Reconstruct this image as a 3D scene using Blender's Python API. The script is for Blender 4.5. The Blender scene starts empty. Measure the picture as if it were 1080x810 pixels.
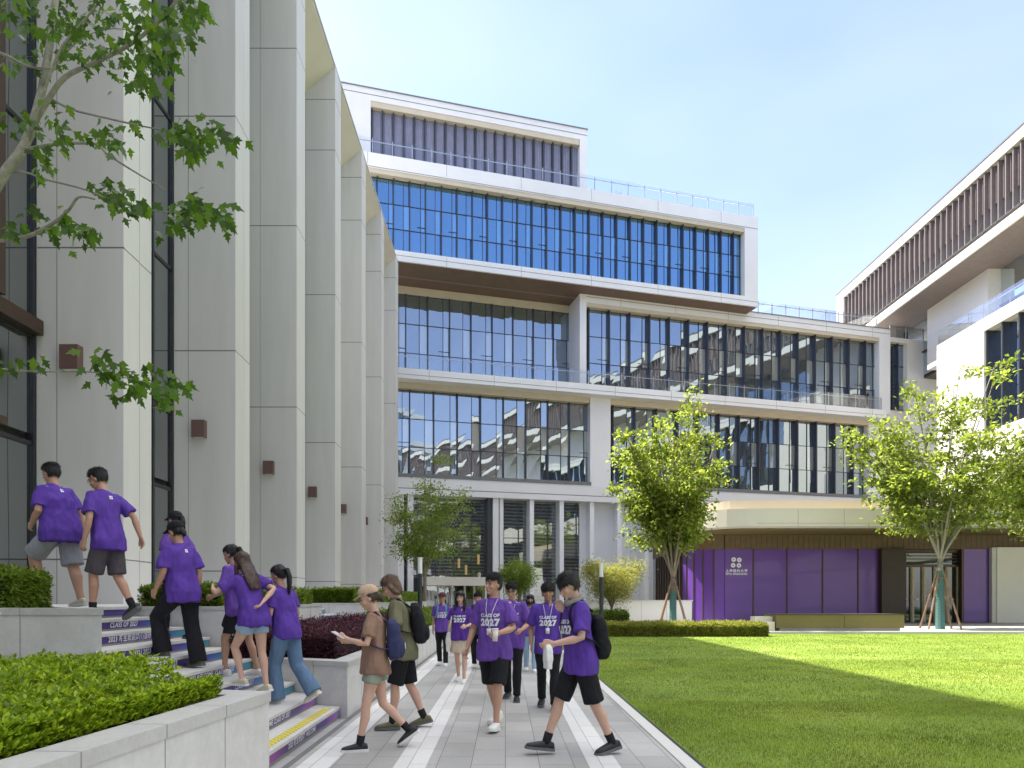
import bpy, bmesh, math, random
import numpy as np
from mathutils import Vector, Matrix, noise
from mathutils.bvhtree import BVHTree
random.seed(7); rng = np.random.default_rng(11)
S = bpy.context.scene; COL = S.collection; R = math.radians; PI = math.pi
V = Vector
EYE = 1.5; HX = 533.0; HY = 632.0; F = 720.0        # camera height, vanishing point, focal length in photo pixels

# ------------------------------------------------------------------ materials
def nd(nt, typ, **kw):
    n = nt.nodes.new(typ)
    for k, v in kw.items():
        if k in n.inputs: n.inputs[k].default_value = v
        else: setattr(n, k, v)
    return n
def mat(name, c, rough=.6, var=.12, scale=3.0, bump=0.0, bscale=40.0, metal=0.0, spec=.5, stain=0.0, island=0.0, sss=0.0, coat=0.0, stretch=(1,1,1)):
    m = bpy.data.materials.new(name); m.use_nodes = True; nt = m.node_tree; L = nt.links
    b = nt.nodes['Principled BSDF']
    b.inputs['Roughness'].default_value = rough; b.inputs['Metallic'].default_value = metal
    b.inputs['Specular IOR Level'].default_value = spec; b.inputs['Coat Weight'].default_value = coat
    if sss:
        b.inputs['Subsurface Weight'].default_value = sss; b.inputs['Subsurface Radius'].default_value = (.02, .008, .005)
        b.inputs['Subsurface Scale'].default_value = .6
    tc = nd(nt, 'ShaderNodeTexCoord'); mp = nd(nt, 'ShaderNodeMapping'); mp.inputs['Scale'].default_value = stretch
    L.new(tc.outputs['Object'], mp.inputs['Vector'])
    n1 = nd(nt, 'ShaderNodeTexNoise', Scale=scale, Detail=6.0, Roughness=.6); L.new(mp.outputs[0], n1.inputs['Vector'])
    mr = nd(nt, 'ShaderNodeMapRange'); mr.inputs['From Min'].default_value = .3; mr.inputs['From Max'].default_value = .7
    mr.inputs['To Min'].default_value = 1 - var; mr.inputs['To Max'].default_value = 1 + var
    L.new(n1.outputs['Fac'], mr.inputs['Value'])
    fac = mr.outputs[0]
    if stain:
        n2 = nd(nt, 'ShaderNodeTexNoise', Scale=scale * .22, Detail=4.0); L.new(mp.outputs[0], n2.inputs['Vector'])
        m2 = nd(nt, 'ShaderNodeMapRange'); m2.inputs['From Min'].default_value = .35; m2.inputs['From Max'].default_value = .65
        m2.inputs['To Min'].default_value = 1 - stain; m2.inputs['To Max'].default_value = 1.0
        L.new(n2.outputs['Fac'], m2.inputs['Value'])
        mm = nd(nt, 'ShaderNodeMath', operation='MULTIPLY'); L.new(fac, mm.inputs[0]); L.new(m2.outputs[0], mm.inputs[1]); fac = mm.outputs[0]
    if island:
        g = nd(nt, 'ShaderNodeNewGeometry'); m3 = nd(nt, 'ShaderNodeMapRange')
        m3.inputs['To Min'].default_value = 1 - island; m3.inputs['To Max'].default_value = 1 + island
        L.new(g.outputs['Random Per Island'], m3.inputs['Value'])
        mm = nd(nt, 'ShaderNodeMath', operation='MULTIPLY'); L.new(fac, mm.inputs[0]); L.new(m3.outputs[0], mm.inputs[1]); fac = mm.outputs[0]
    vm = nd(nt, 'ShaderNodeVectorMath', operation='SCALE'); vm.inputs[0].default_value = c[:3]; L.new(fac, vm.inputs['Scale'])
    L.new(vm.outputs[0], b.inputs['Base Color'])
    if bump:
        n3 = nd(nt, 'ShaderNodeTexNoise', Scale=bscale, Detail=5.0); L.new(mp.outputs[0], n3.inputs['Vector'])
        bp = nd(nt, 'ShaderNodeBump', Strength=bump, Distance=.02); L.new(n3.outputs['Fac'], bp.inputs['Height']); L.new(bp.outputs[0], b.inputs['Normal'])
    return m
def leafmat(name, c, trans, tf=.45, island=.35, rough=.45, hue=None, var=.15):
    m = mat(name, c, rough, var, .9, island=island, spec=.3); nt = m.node_tree; L = nt.links
    b = nt.nodes['Principled BSDF']; out = nt.nodes['Material Output']
    src = b.inputs['Base Color'].links[0].from_socket
    if hue:
        g = nd(nt, 'ShaderNodeNewGeometry'); mx = nd(nt, 'ShaderNodeMix', data_type='RGBA')
        mr = nd(nt, 'ShaderNodeMapRange'); mr.inputs['From Min'].default_value = hue[1]; mr.inputs['From Max'].default_value = min(1, hue[1] + .15)
        L.new(g.outputs['Random Per Island'], mr.inputs['Value']); L.new(mr.outputs[0], mx.inputs[0])
        L.new(src, mx.inputs[6]); mx.inputs[7].default_value = (*hue[0], 1); L.new(mx.outputs[2], b.inputs['Base Color'])
    t = nd(nt, 'ShaderNodeBsdfTranslucent'); vm = nd(nt, 'ShaderNodeVectorMath', operation='MULTIPLY')
    L.new(b.inputs['Base Color'].links[0].from_socket, vm.inputs[0]); vm.inputs[1].default_value = [trans[i] / c[i] for i in range(3)]
    L.new(vm.outputs[0], t.inputs['Color'])
    mx = nd(nt, 'ShaderNodeMixShader'); mx.inputs[0].default_value = tf
    L.new(b.outputs[0], mx.inputs[1]); L.new(t.outputs[0], mx.inputs[2]); L.new(mx.outputs[0], out.inputs['Surface'])
    return m
def glassmat(name, dark, tint, refl=.5, wav=.02, ws=.6, rough=.01, zs=.35):
    """coated curtain-wall glass: dark room behind, sky and buildings mirrored in slightly wavy panes"""
    m = bpy.data.materials.new(name); m.use_nodes = True; nt = m.node_tree; L = nt.links; nt.nodes.clear()
    out = nd(nt, 'ShaderNodeOutputMaterial'); d = nd(nt, 'ShaderNodeBsdfDiffuse'); g = nd(nt, 'ShaderNodeBsdfGlossy', Roughness=rough)
    g.inputs['Color'].default_value = (*tint, 1)
    tc = nd(nt, 'ShaderNodeTexCoord'); mp = nd(nt, 'ShaderNodeMapping'); mp.inputs['Scale'].default_value = (1, 1, zs)
    L.new(tc.outputs['Object'], mp.inputs['Vector'])
    n = nd(nt, 'ShaderNodeTexNoise', Scale=ws, Detail=1.5); L.new(mp.outputs[0], n.inputs['Vector'])
    gi = nd(nt, 'ShaderNodeNewGeometry')
    bp = nd(nt, 'ShaderNodeBump', Strength=1.0, Distance=wav); L.new(n.outputs['Fac'], bp.inputs['Height'])
    L.new(bp.outputs[0], g.inputs['Normal'])
    n2 = nd(nt, 'ShaderNodeTexNoise', Scale=.35, Detail=3.0); L.new(tc.outputs['Object'], n2.inputs['Vector'])
    mr = nd(nt, 'ShaderNodeMapRange'); mr.inputs['To Min'].default_value = .4; mr.inputs['To Max'].default_value = 1.7
    ad = nd(nt, 'ShaderNodeMath', operation='MULTIPLY'); L.new(n2.outputs['Fac'], ad.inputs[0]); ad.inputs[1].default_value = 1.0
    ad2 = nd(nt, 'ShaderNodeMath', operation='ADD'); L.new(gi.outputs['Random Per Island'], ad2.inputs[0]); L.new(ad.outputs[0], ad2.inputs[1])
    mr.inputs['From Max'].default_value = 2.0; L.new(ad2.outputs[0], mr.inputs['Value'])
    vm = nd(nt, 'ShaderNodeVectorMath', operation='SCALE'); vm.inputs[0].default_value = dark; L.new(mr.outputs[0], vm.inputs['Scale']); bl = nd(nt, 'ShaderNodeMapRange'); bl.inputs['From Min'].default_value = .80; bl.inputs['From Max'].default_value = .81; L.new(gi.outputs['Random Per Island'], bl.inputs['Value'])
    bx = nd(nt, 'ShaderNodeMix', data_type='RGBA'); L.new(bl.outputs[0], bx.inputs[0]); L.new(vm.outputs[0], bx.inputs[6]); bx.inputs[7].default_value = (min(1, dark[0]*7), min(1, dark[1]*6), min(1, dark[2]*4.5), 1); L.new(bx.outputs[2], d.inputs['Color'])
    lw = nd(nt, 'ShaderNodeLayerWeight', Blend=.25); ma = nd(nt, 'ShaderNodeMath', operation='MULTIPLY_ADD')
    L.new(lw.outputs['Fresnel'], ma.inputs[0]); ma.inputs[1].default_value = 1 - refl; ma.inputs[2].default_value = refl; ma.use_clamp = True
    mx = nd(nt, 'ShaderNodeMixShader'); L.new(ma.outputs[0], mx.inputs[0]); L.new(d.outputs[0], mx.inputs[1]); L.new(g.outputs[0], mx.inputs[2])
    L.new(mx.outputs[0], out.inputs['Surface']); return m
def clearmat(name, tint=(.9, .95, 1), fac=.2, rough=.02):
    m = bpy.data.materials.new(name); m.use_nodes = True; nt = m.node_tree; L = nt.links; nt.nodes.clear()
    out = nd(nt, 'ShaderNodeOutputMaterial'); t = nd(nt, 'ShaderNodeBsdfTransparent'); t.inputs[0].default_value = (*tint, 1)
    g = nd(nt, 'ShaderNodeBsdfGlossy', Roughness=rough); lw = nd(nt, 'ShaderNodeLayerWeight', Blend=.3)
    ma = nd(nt, 'ShaderNodeMath', operation='MULTIPLY_ADD'); ma.inputs[1].default_value = .4; ma.inputs[2].default_value = fac; L.new(lw.outputs['Fresnel'], ma.inputs[0])
    mx = nd(nt, 'ShaderNodeMixShader'); L.new(ma.outputs[0], mx.inputs[0]); L.new(t.outputs[0], mx.inputs[1]); L.new(g.outputs[0], mx.inputs[2])
    L.new(mx.outputs[0], out.inputs['Surface']); return m
def brickmat(name, c1, c2, mortar, bw, bh, ms, rough=.6, rot=0.0, vary=.25, off=.5, spec=.4):
    m = mat(name, c1, rough, .1, 14, bump=.15, bscale=160, spec=spec); nt = m.node_tree; L = nt.links; b = nt.nodes['Principled BSDF']
    tc = nd(nt, 'ShaderNodeTexCoord'); mp = nd(nt, 'ShaderNodeMapping'); mp.inputs['Rotation'].default_value = (0, 0, rot); L.new(tc.outputs['Object'], mp.inputs['Vector'])
    br = nd(nt, 'ShaderNodeTexBrick'); br.offset = off
    br.inputs['Color1'].default_value = (*c1, 1); br.inputs['Color2'].default_value = (*c2, 1); br.inputs['Mortar'].default_value = (*mortar, 1)
    br.inputs['Scale'].default_value = 1; br.inputs['Mortar Size'].default_value = ms; br.inputs['Brick Width'].default_value = bw; br.inputs['Row Height'].default_value = bh
    br.inputs['Mortar Smooth'].default_value = .1
    L.new(mp.outputs[0], br.inputs['Vector'])
    n = nd(nt, 'ShaderNodeTexNoise', Scale=60.0, Detail=4.0); L.new(tc.outputs['Object'], n.inputs['Vector'])
    n2 = nd(nt, 'ShaderNodeTexNoise', Scale=.8, Detail=6.0); L.new(tc.outputs['Object'], n2.inputs['Vector'])
    a = nd(nt, 'ShaderNodeMath', operation='ADD'); L.new(n.outputs['Fac'], a.inputs[0]); L.new(n2.outputs['Fac'], a.inputs[1])
    mr = nd(nt, 'ShaderNodeMapRange'); mr.inputs['From Min'].default_value = .7; mr.inputs['From Max'].default_value = 1.3
    mr.inputs['To Min'].default_value = 1 - vary; mr.inputs['To Max'].default_value = 1 + vary; L.new(a.outputs[0], mr.inputs['Value'])
    vm = nd(nt, 'ShaderNodeVectorMath', operation='SCALE'); L.new(br.outputs['Color'], vm.inputs[0]); L.new(mr.outputs[0], vm.inputs['Scale'])
    L.new(vm.outputs[0], b.inputs['Base Color']); return m

M = dict(
 stone=mat('white_stone_panel', (.63,.62,.58), .55, .04, 1.2, bump=.05, bscale=90, stain=.07),
 gstone=mat('grey_stone_panel', (.64,.62,.575), .6, .04, 2.5, bump=.05, bscale=60, stain=.08, stretch=(1,1,.12)),
 cladding=mat('white_cladding', (.69,.68,.66), .5, .035, .6, stain=.05),
 cladw=mat('cream_cladding', (.64,.59,.49), .5, .04, .6, stain=.06),
 warmwhite=mat('warm_white_panel', (.72,.69,.62), .5, .04, .6, stain=.05),
 beige=mat('beige_soffit', (.50,.43,.32), .6, .05, 1.0),
 lamp=mat('brown_lamp_metal', (.15,.085,.07), .5, .05),
 louvb=mat('light_brown_fins', (.20,.165,.15), .5, .1, 3),
 glassR=glassmat('dark_door_glass', (.02,.022,.022), (.7,.75,.75), .10, .01, .7),
 brown=mat('brown_soffit', (.13,.075,.055), .45, .12, 1.5, stretch=(1,1,8)),
 brown2=mat('red_brown_slats', (.21,.168,.15), .5, .12, 3),
 joint=mat('dark_joint', (.16,.16,.155), .8),
 joint2=mat('soft_joint', (.30,.30,.29), .8),
 dmetal=mat('dark_metal', (.045,.047,.055), .4, .1, 4, metal=.4),
 bronze=mat('bronze_metal', (.085,.055,.038), .38, .12, 4, metal=.5),
 steel=mat('steel', (.5,.51,.53), .35, metal=.6),
 whitep=mat('white_paint', (.75,.75,.74), .45, .04, 4),
 louv=mat('blue_grey_louvre', (.25,.25,.33), .45, .1, 2),
 glassB=glassmat('blue_window_glass', (.015,.04,.09), (.34,.58,.78), .56, .004, .5),
 glassW=glassmat('wavy_window_glass', (.05,.06,.066), (.60,.69,.74), .44, .014, .5),
 glassD=glassmat('dark_window_glass', (.02,.023,.022), (.75,.8,.8), .42, .018, .7),
 rail=clearmat('railing_glass', (.955,.97,.975), .01),
 coping=mat('coping_granite', (.53,.52,.495), .5, .07, 30, bump=.1, bscale=200, stain=.08),
 wallst=mat('planter_wall_stone', (.64,.63,.60), .55, .05, 20, bump=.06, bscale=150, stain=.10),
 wallgr=mat('planter_grey_stone', (.40,.385,.36), .6, .08, 20, bump=.08, bscale=150, stain=.15),
 step=mat('step_granite', (.61,.60,.57), .55, .07, 40, bump=.1, bscale=200, stain=.08),
 riser=mat('riser_granite', (.25,.24,.225), .7, .1, 40),
 soil=mat('soil', (.05,.035,.022), .95, .3, 12, bump=.6, bscale=40),
 bark=mat('bark', (.24,.19,.14), .85, .3, 9, bump=.5, bscale=30, stretch=(1,1,.3)),
 barkl=mat('pale_bark', (.27,.245,.19), .8, .22, 18, bump=.5, bscale=40, stretch=(1,1,.5)),
 wrap=mat('green_trunk_wrap', (.075,.17,.15), .8, .25, 10, bump=.4, bscale=40, stretch=(1,1,6)),
 pole=mat('wooden_brace', (.25,.15,.09), .7, .2, 8),
 wood=mat('brown_timber_lintel', (.145,.09,.045), .55, .15, 4),
 purple=mat('purple_vinyl', (.125,.045,.29), .28, .04, .8, spec=.5, coat=.2),
 darkwood=mat('dark_brown_portal', (.045,.026,.020), .5, .1, 4),
 olive=mat('olive_bronze_panel', (.165,.130,.042), .45, .08, 2, stain=.1),
 white=mat('white_print', (.80,.80,.80), .5, .0),
)
def blinds(name):
    m = glassmat(name, (.075,.08,.075), (.7,.75,.75), .26, .018, .7); nt = m.node_tree; L = nt.links; d = [n for n in nt.nodes if n.type == 'BSDF_DIFFUSE'][0]
    s = d.inputs['Color'].links[0].from_socket; tc = nd(nt, 'ShaderNodeTexCoord'); w = nd(nt, 'ShaderNodeTexWave', Scale=1.1, Distortion=.6); w.bands_direction = 'Z'; L.new(tc.outputs['Object'], w.inputs[0])
    mr = nd(nt, 'ShaderNodeMapRange'); mr.inputs['To Min'].default_value = .35; mr.inputs['To Max'].default_value = 1.8; L.new(w.outputs['Fac'], mr.inputs['Value'])
    v = nd(nt, 'ShaderNodeVectorMath', operation='SCALE'); L.new(s, v.inputs[0]); L.new(mr.outputs[0], v.inputs['Scale']); L.new(v.outputs[0], d.inputs['Color']); return m
M['glassG'] = blinds('window_glass_with_blinds')
def riser_sticker_mat():
    m = mat('riser_sticker_gradient', (.1,.03,.2), .4); nt = m.node_tree; L = nt.links; b = nt.nodes['Principled BSDF']
    tc = nd(nt, 'ShaderNodeTexCoord'); sp = nd(nt, 'ShaderNodeSeparateXYZ'); L.new(tc.outputs['UV'], sp.inputs[0])
    cr = nd(nt, 'ShaderNodeValToRGB'); e = cr.color_ramp; e.elements[0].position = .0; e.elements[0].color = (.07,.028,.16,1)
    e.elements[1].position = 1; e.elements[1].color = (.05,.28,.34,1)
    for p, c in ((.45, (.055,.03,.19,1)), (.62, (.08,.04,.28,1)), (.78, (.05,.10,.38,1)), (.9, (.05,.22,.36,1))):
        x = e.elements.new(p); x.color = c
    L.new(sp.outputs[0], cr.inputs[0]); L.new(cr.outputs[0], b.inputs['Base Color'])
    m2 = m.copy(); m2.name = 'riser_sticker_magenta'; cr = [n for n in m2.node_tree.nodes if n.type == 'VALTORGB'][0]; e = cr.color_ramp
    for el, c in zip(e.elements, ((.50,.09,.42,1), (.06,.035,.14,1), (.05,.03,.16,1), (.10,.04,.25,1), (.32,.07,.38,1), (.28,.20,.55,1))): el.color = c
    e.elements[1].position = .28
    return m, m2
M['stick'], M['stick2'] = riser_sticker_mat()
def tactile_mat():
    m = mat('yellow_grip_strip', (.75,.62,.05), .6); nt = m.node_tree; L = nt.links; b = nt.nodes['Principled BSDF']
    tc = nd(nt, 'ShaderNodeTexCoord'); w = nd(nt, 'ShaderNodeTexChecker', Scale=22.0); L.new(tc.outputs['Object'], w.inputs['Vector'])
    w.inputs['Color1'].default_value = (.72,.60,.04,1); w.inputs['Color2'].default_value = (.42,.36,.10,1); L.new(w.outputs[0], b.inputs['Base Color']); return m
M['grip'] = tactile_mat()
M['tile'] = brickmat('granite_tiles', (.325,.32,.305), (.43,.42,.40), (.16,.16,.16), .62, .31, .004, rot=PI/2, vary=.2)
M['tilew'] = brickmat('pale_granite_tiles', (.60,.59,.57), (.69,.68,.66), (.30,.30,.30), .62, .29, .004, rot=PI/2, vary=.10)
M['plaza'] = brickmat('plaza_tiles', (.34,.34,.34), (.42,.42,.41), (.2,.2,.2), .9, .6, .006, vary=.12)

# ------------------------------------------------------------------ mesh helpers
class MB:
    def __init__(s): s.v = []; s.f = []; s.m = []; s.uv = {}
    def quad(s, a, b, c, d, m=0):
        i = len(s.v); s.v += [tuple(a), tuple(b), tuple(c), tuple(d)]; s.f.append((i, i+1, i+2, i+3)); s.m.append(m); return s
    def hexa(s, p, m=0):    # 8 points: bottom loop ccw, top loop ccw
        i = len(s.v); s.v += [tuple(q) for q in p]
        for f in ((3,2,1,0), (4,5,6,7), (0,1,5,4), (1,2,6,5), (2,3,7,6), (3,0,4,7)):
            s.f.append(tuple(i+k for k in f)); s.m.append(m)
        return s
    def box(s, x0, x1, y0, y1, z0, z1, m=0):
        if x0 > x1: x0, x1 = x1, x0
        if y0 > y1: y0, y1 = y1, y0
        return s.hexa([(x0,y0,z0),(x1,y0,z0),(x1,y1,z0),(x0,y1,z0),(x0,y0,z1),(x1,y0,z1),(x1,y1,z1),(x0,y1,z1)], m)
    def prism(s, pts, z0, z1, m=0):   # pts ccw seen from above
        n = len(pts); i = len(s.v)
        s.v += [(p[0], p[1], z0) for p in pts] + [(p[0], p[1], z1) for p in pts]
        s.f.append(tuple(i+k for k in range(n-1, -1, -1))); s.m.append(m); s.f.append(tuple(i+n+k for k in range(n))); s.m.append(m)
        for k in range(n): s.f.append((i+k, i+(k+1) % n, i+n+(k+1) % n, i+n+k)); s.m.append(m)
        return s
    def loft(s, rings, m=0, cap=True):   # rings: lists of equal length of points
        n = len(rings[0]); i = len(s.v)
        for r in rings: s.v += [tuple(p) for p in r]
        for a in range(len(rings)-1):
            for k in range(n):
                s.f.append((i+a*n+k, i+a*n+(k+1) % n, i+(a+1)*n+(k+1) % n, i+(a+1)*n+k)); s.m.append(m)
        if cap:
            s.f.append(tuple(i+k for k in range(n-1, -1, -1))); s.m.append(m)
            e = i+(len(rings)-1)*n; s.f.append(tuple(e+k for k in range(n))); s.m.append(m)
        return s
    def tube(s, pts, rad, n=8, m=0, side=None, flat=None, rnd=False):
        pts = [V(p) for p in pts]
        if not hasattr(rad, '__len__'): rad = [rad]*len(pts)
        rad = list(rad); flat = flat or [1.0]*len(pts)
        if rnd:     # rounded ends
            for e in (0, -1):
                a, b = (pts[0], pts[1]) if e == 0 else (pts[-1], pts[-2])
                d = (a-b).normalized(); r = rad[e]
                add = [(a+d*r*.55, r*.83), (a+d*r*.9, r*.4)]; fl = flat[e]
                for q, rr in add:
                    if e == 0: pts.insert(0, q); rad.insert(0, rr); flat.insert(0, fl)
                    else: pts.append(q); rad.append(rr); flat.append(fl)
        rings = []; ref = V(side) if side is not None else None; prev = None
        for k, p in enumerate(pts):
            t = (pts[min(k+1, len(pts)-1)] - pts[max(k-1, 0)]).normalized()
            if prev is None:
                u = ref if ref is not None else (V((1,0,0)) if abs(t.x) < .8 else V((0,1,0)))
            else: u = ref if ref is not None else prev
            u = (u - t*u.dot(t)); u = u.normalized() if u.length > 1e-4 else prev; prev = u; w = t.cross(u)
            rings.append([p + u*math.cos(2*PI*j/n)*rad[k] + w*math.sin(2*PI*j/n)*rad[k]*flat[k] for j in range(n)])
        return s.loft(rings, m)
    def ell(s, c, r, n=12, k=8, m=0, rot=None):
        rings = []
        for a in range(k+1):
            th = -PI/2 + PI*a/k; cr = max(math.cos(th), .02); ring = []
            for j in range(n):
                q = V((r[0]*cr*math.cos(2*PI*j/n), r[1]*cr*math.sin(2*PI*j/n), r[2]*math.sin(th)))
                if rot is not None: q = rot @ q
                ring.append(V(c)+q)
            rings.append(ring)
        return s.loft(rings, m)
    def data(s, name, mats):
        me = bpy.data.meshes.new(name); me.from_pydata(s.v, [], s.f)
        for k in mats: me.materials.append(k)
        if len(mats) > 1: me.polygons.foreach_set('material_index', s.m)
        me.update(); return me
    def build(s, name, mats, parent=None, smooth=False):
        if not isinstance(mats, (list, tuple)): mats = [mats]
        me = s.data(name, mats)
        if smooth: me.polygons.foreach_set('use_smooth', [True]*len(me.polygons))
        return link(name, me, parent)
def wloc(o):
    v = V((0,0,0))
    while o: v += o.location; o = o.parent
    return v
WORLDFIX = [True]
def link(name, me, parent=None, local=False):
    o = bpy.data.objects.new(name, me); COL.objects.link(o)
    if parent is not None:
        o.parent = parent
        if not local and parent.type == 'EMPTY' and WORLDFIX[0] and parent.get('_w', 1):
            o.matrix_parent_inverse = Matrix.Translation(-parent.location)
    return o
def tag(o, label=None, cat=None, group=None, kind=None):
    if label: o['label'] = label
    if cat: o['category'] = cat
    if group: o['group'] = group
    if kind: o['kind'] = kind
    return o
def empty(name, loc, label, cat, group=None, rz=0.0):
    o = bpy.data.objects.new(name, None); COL.objects.link(o); o.location = loc; o.rotation_euler = (0, 0, rz); o.empty_display_size = .3
    return tag(o, label, cat, group)
def qmesh(name, verts, k, mats, parent=None, matidx=None, smooth=False):
    """verts (N*k,3): N separate polygons of k corners"""
    me = bpy.data.meshes.new(name); nv = len(verts); n = nv//k
    me.vertices.add(nv); me.vertices.foreach_set('co', np.asarray(verts, dtype=np.float32).ravel())
    me.loops.add(nv); me.loops.foreach_set('vertex_index', np.arange(nv, dtype=np.int32))
    me.polygons.add(n); me.polygons.foreach_set('loop_start', np.arange(0, nv, k, dtype=np.int32))
    me.polygons.foreach_set('loop_total', np.full(n, k, dtype=np.int32))
    for m in (mats if isinstance(mats, (list, tuple)) else [mats]): me.materials.append(m)
    if matidx is not None: me.polygons.foreach_set('material_index', matidx)
    me.update(calc_edges=True); me.validate()
    return link(name, me, parent)
def unit(a): return a/np.maximum(np.linalg.norm(a, axis=1, keepdims=True), 1e-6)
def leaves(P, size, aspect=.45, up=.3, droop=0.0, outward=None, ow=.5, fold=.25):
    """folded diamond leaves at points P: returns (4N,3)"""
    n = len(P); d = rng.normal(size=(n, 3)); d = unit(d); d[:, 2] += up - droop
    if outward is not None: d += outward*ow
    d = unit(d); w = unit(np.cross(d, unit(rng.normal(size=(n, 3)) + np.array([0, 0, 1.6]))))
    nn = np.cross(w, d); s = (size*rng.uniform(.65, 1.3, n))[:, None]
    b = P; t = P + d*s; mid = P + d*s*.5 + nn*s*fold*aspect
    out = np.empty((n, 4, 3)); out[:, 0] = b; out[:, 1] = mid + w*s*aspect*.5; out[:, 2] = t - nn*s*.1; out[:, 3] = mid - w*s*aspect*.5
    return out.reshape(-1, 3)
def textmesh(body, size=1.0, offset=0.0, shear=0.0, extrude=0.0, spacing=1.0, line=1.0, align='CENTER'):
    c = bpy.data.curves.new('t', 'FONT'); c.body = body; c.size = size; c.offset = offset; c.shear = shear; c.extrude = extrude
    c.align_x = align; c.align_y = 'CENTER'; c.space_character = spacing; c.space_line = line; c.resolution_u = 3
    o = bpy.data.objects.new('t', c); COL.objects.link(o); bpy.context.view_layer.update()
    me = bpy.data.meshes.new_from_object(o.evaluated_get(bpy.context.evaluated_depsgraph_get()))
    bpy.data.objects.remove(o); return me
def remesh(mb, vox, name, mats, parent, wr=0.0, wf=8.0, smooth=2, stretch=(1,1,1), seed=0.0, local=True):
    me = mb.data(name, [])
    o = bpy.data.objects.new('tmp', me); COL.objects.link(o)
    md = o.modifiers.new('r', 'REMESH'); md.mode = 'VOXEL'; md.voxel_size = vox
    if smooth:
        sm = o.modifiers.new('s', 'SMOOTH'); sm.iterations = smooth; sm.factor = .6
    bpy.context.view_layer.update()
    nm = bpy.data.meshes.new_from_object(o.evaluated_get(bpy.context.evaluated_depsgraph_get())); bpy.data.objects.remove(o)
    if wr:
        n = len(nm.vertices); co = np.empty(n*3, dtype=np.float32); nm.vertices.foreach_get('co', co); co = co.reshape(-1, 3)
        no = np.empty(n*3, dtype=np.float32); nm.vertex_normals.foreach_get('vector', no); no = no.reshape(-1, 3)
        q = co*np.array(stretch)*wf + seed
        a = np.fromiter((noise.noise(V(p)) for p in q.tolist()), dtype=np.float32, count=n)
        a2 = np.fromiter((noise.noise(V(p)) for p in (q*2.3+9.1).tolist()), dtype=np.float32, count=n)
        co += no*((a + .45*a2)*wr)[:, None]; nm.vertices.foreach_set('co', co.ravel())
    nm.materials.clear()
    for m in (mats if isinstance(mats, (list, tuple)) else [mats]): nm.materials.append(m)
    nm.polygons.foreach_set('use_smooth', [True]*len(nm.polygons)); nm.name = name; nm.update()
    return link(name, nm, parent, local=local)

# ------------------------------------------------------------------ camera, sky, sun
cam = bpy.data.cameras.new('camera'); co = bpy.data.objects.new('camera', cam); COL.objects.link(co)
co.location = (0, 0, EYE); co.rotation_euler = (R(90), 0, 0); cam.sensor_width = 36; cam.lens = 24
cam.shift_x = 7/1080; cam.shift_y = 227/1080; cam.clip_end = 2000; cam.clip_start = .05; S.camera = co
SUN = V((-15, 6, 26.5)).normalized()
el = math.asin(SUN.z); az = math.atan2(SUN.x, SUN.y)     # azimuth from +Y, clockwise positive to +X
W = bpy.data.worlds.new('World'); S.world = W; W.use_nodes = True; nt = W.node_tree
bg = nt.nodes['Background']; sky = nt.nodes.new('ShaderNodeTexSky'); sky.sky_type = 'NISHITA'; sky.sun_disc = False
sky.sun_elevation = el; sky.sun_rotation = az; sky.air_density = 1.0; sky.dust_density = .8; sky.ozone_density = 1.3; sky.altitude = 10
# thin high cloud, brighter whites low in the sky
tc = nt.nodes.new('ShaderNodeTexCoord'); mp = nt.nodes.new('ShaderNodeMapping'); mp.inputs['Scale'].default_value = (1, 1, 2.6)
nz = nd(nt, 'ShaderNodeTexNoise', Scale=1.3, Detail=3.5, Roughness=.5); nt.links.new(tc.outputs['Generated'], mp.inputs[0]); nt.links.new(mp.outputs[0], nz.inputs['Vector'])
mr = nd(nt, 'ShaderNodeMapRange'); mr.inputs['From Min'].default_value = .45; mr.inputs['From Max'].default_value = .9; mr.inputs['To Min'].default_value = .06; mr.inputs['To Max'].default_value = .40
nt.links.new(nz.outputs['Fac'], mr.inputs['Value'])
mx = nd(nt, 'ShaderNodeMix', data_type='RGBA'); nt.links.new(mr.outputs[0], mx.inputs[0]); vmu = nd(nt, 'ShaderNodeVectorMath', operation='MULTIPLY'); vmu.inputs[1].default_value = (.80, .74, .86); nt.links.new(sky.outputs[0], vmu.inputs[0]); nt.links.new(vmu.outputs[0], mx.inputs[6]); mx.inputs[7].default_value = (3.2, 3.3, 3.6, 1)
# unseen bright cloud added overhead, out of the frame, to lift the shaded areas
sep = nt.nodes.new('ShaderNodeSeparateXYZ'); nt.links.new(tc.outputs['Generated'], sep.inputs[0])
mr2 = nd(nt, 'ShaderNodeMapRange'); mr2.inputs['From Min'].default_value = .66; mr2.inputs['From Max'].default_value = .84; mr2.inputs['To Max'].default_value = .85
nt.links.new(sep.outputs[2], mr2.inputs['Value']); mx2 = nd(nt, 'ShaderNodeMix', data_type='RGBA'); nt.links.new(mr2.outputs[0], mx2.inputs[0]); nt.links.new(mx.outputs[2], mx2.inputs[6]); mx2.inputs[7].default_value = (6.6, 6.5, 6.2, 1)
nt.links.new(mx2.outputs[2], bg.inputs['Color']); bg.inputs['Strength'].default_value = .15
sl = bpy.data.lights.new('sun', 'SUN'); sl.energy = 3.9; sl.angle = R(.53); sl.color = (1, .95, .86)
so = bpy.data.objects.new('sun', sl); COL.objects.link(so); so.rotation_euler = SUN.to_track_quat('Z', 'Y').to_euler()
S.view_settings.view_transform = 'Standard'; S.view_settings.look = 'None'; S.view_settings.exposure = 1.72; S.view_settings.gamma = 1
try: S.cycles.max_bounces = 8; S.cycles.diffuse_bounces = 4; S.cycles.glossy_bounces = 4; S.cycles.transparent_max_bounces = 24; S.cycles.sample_clamp_indirect = 6
except Exception: pass
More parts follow.
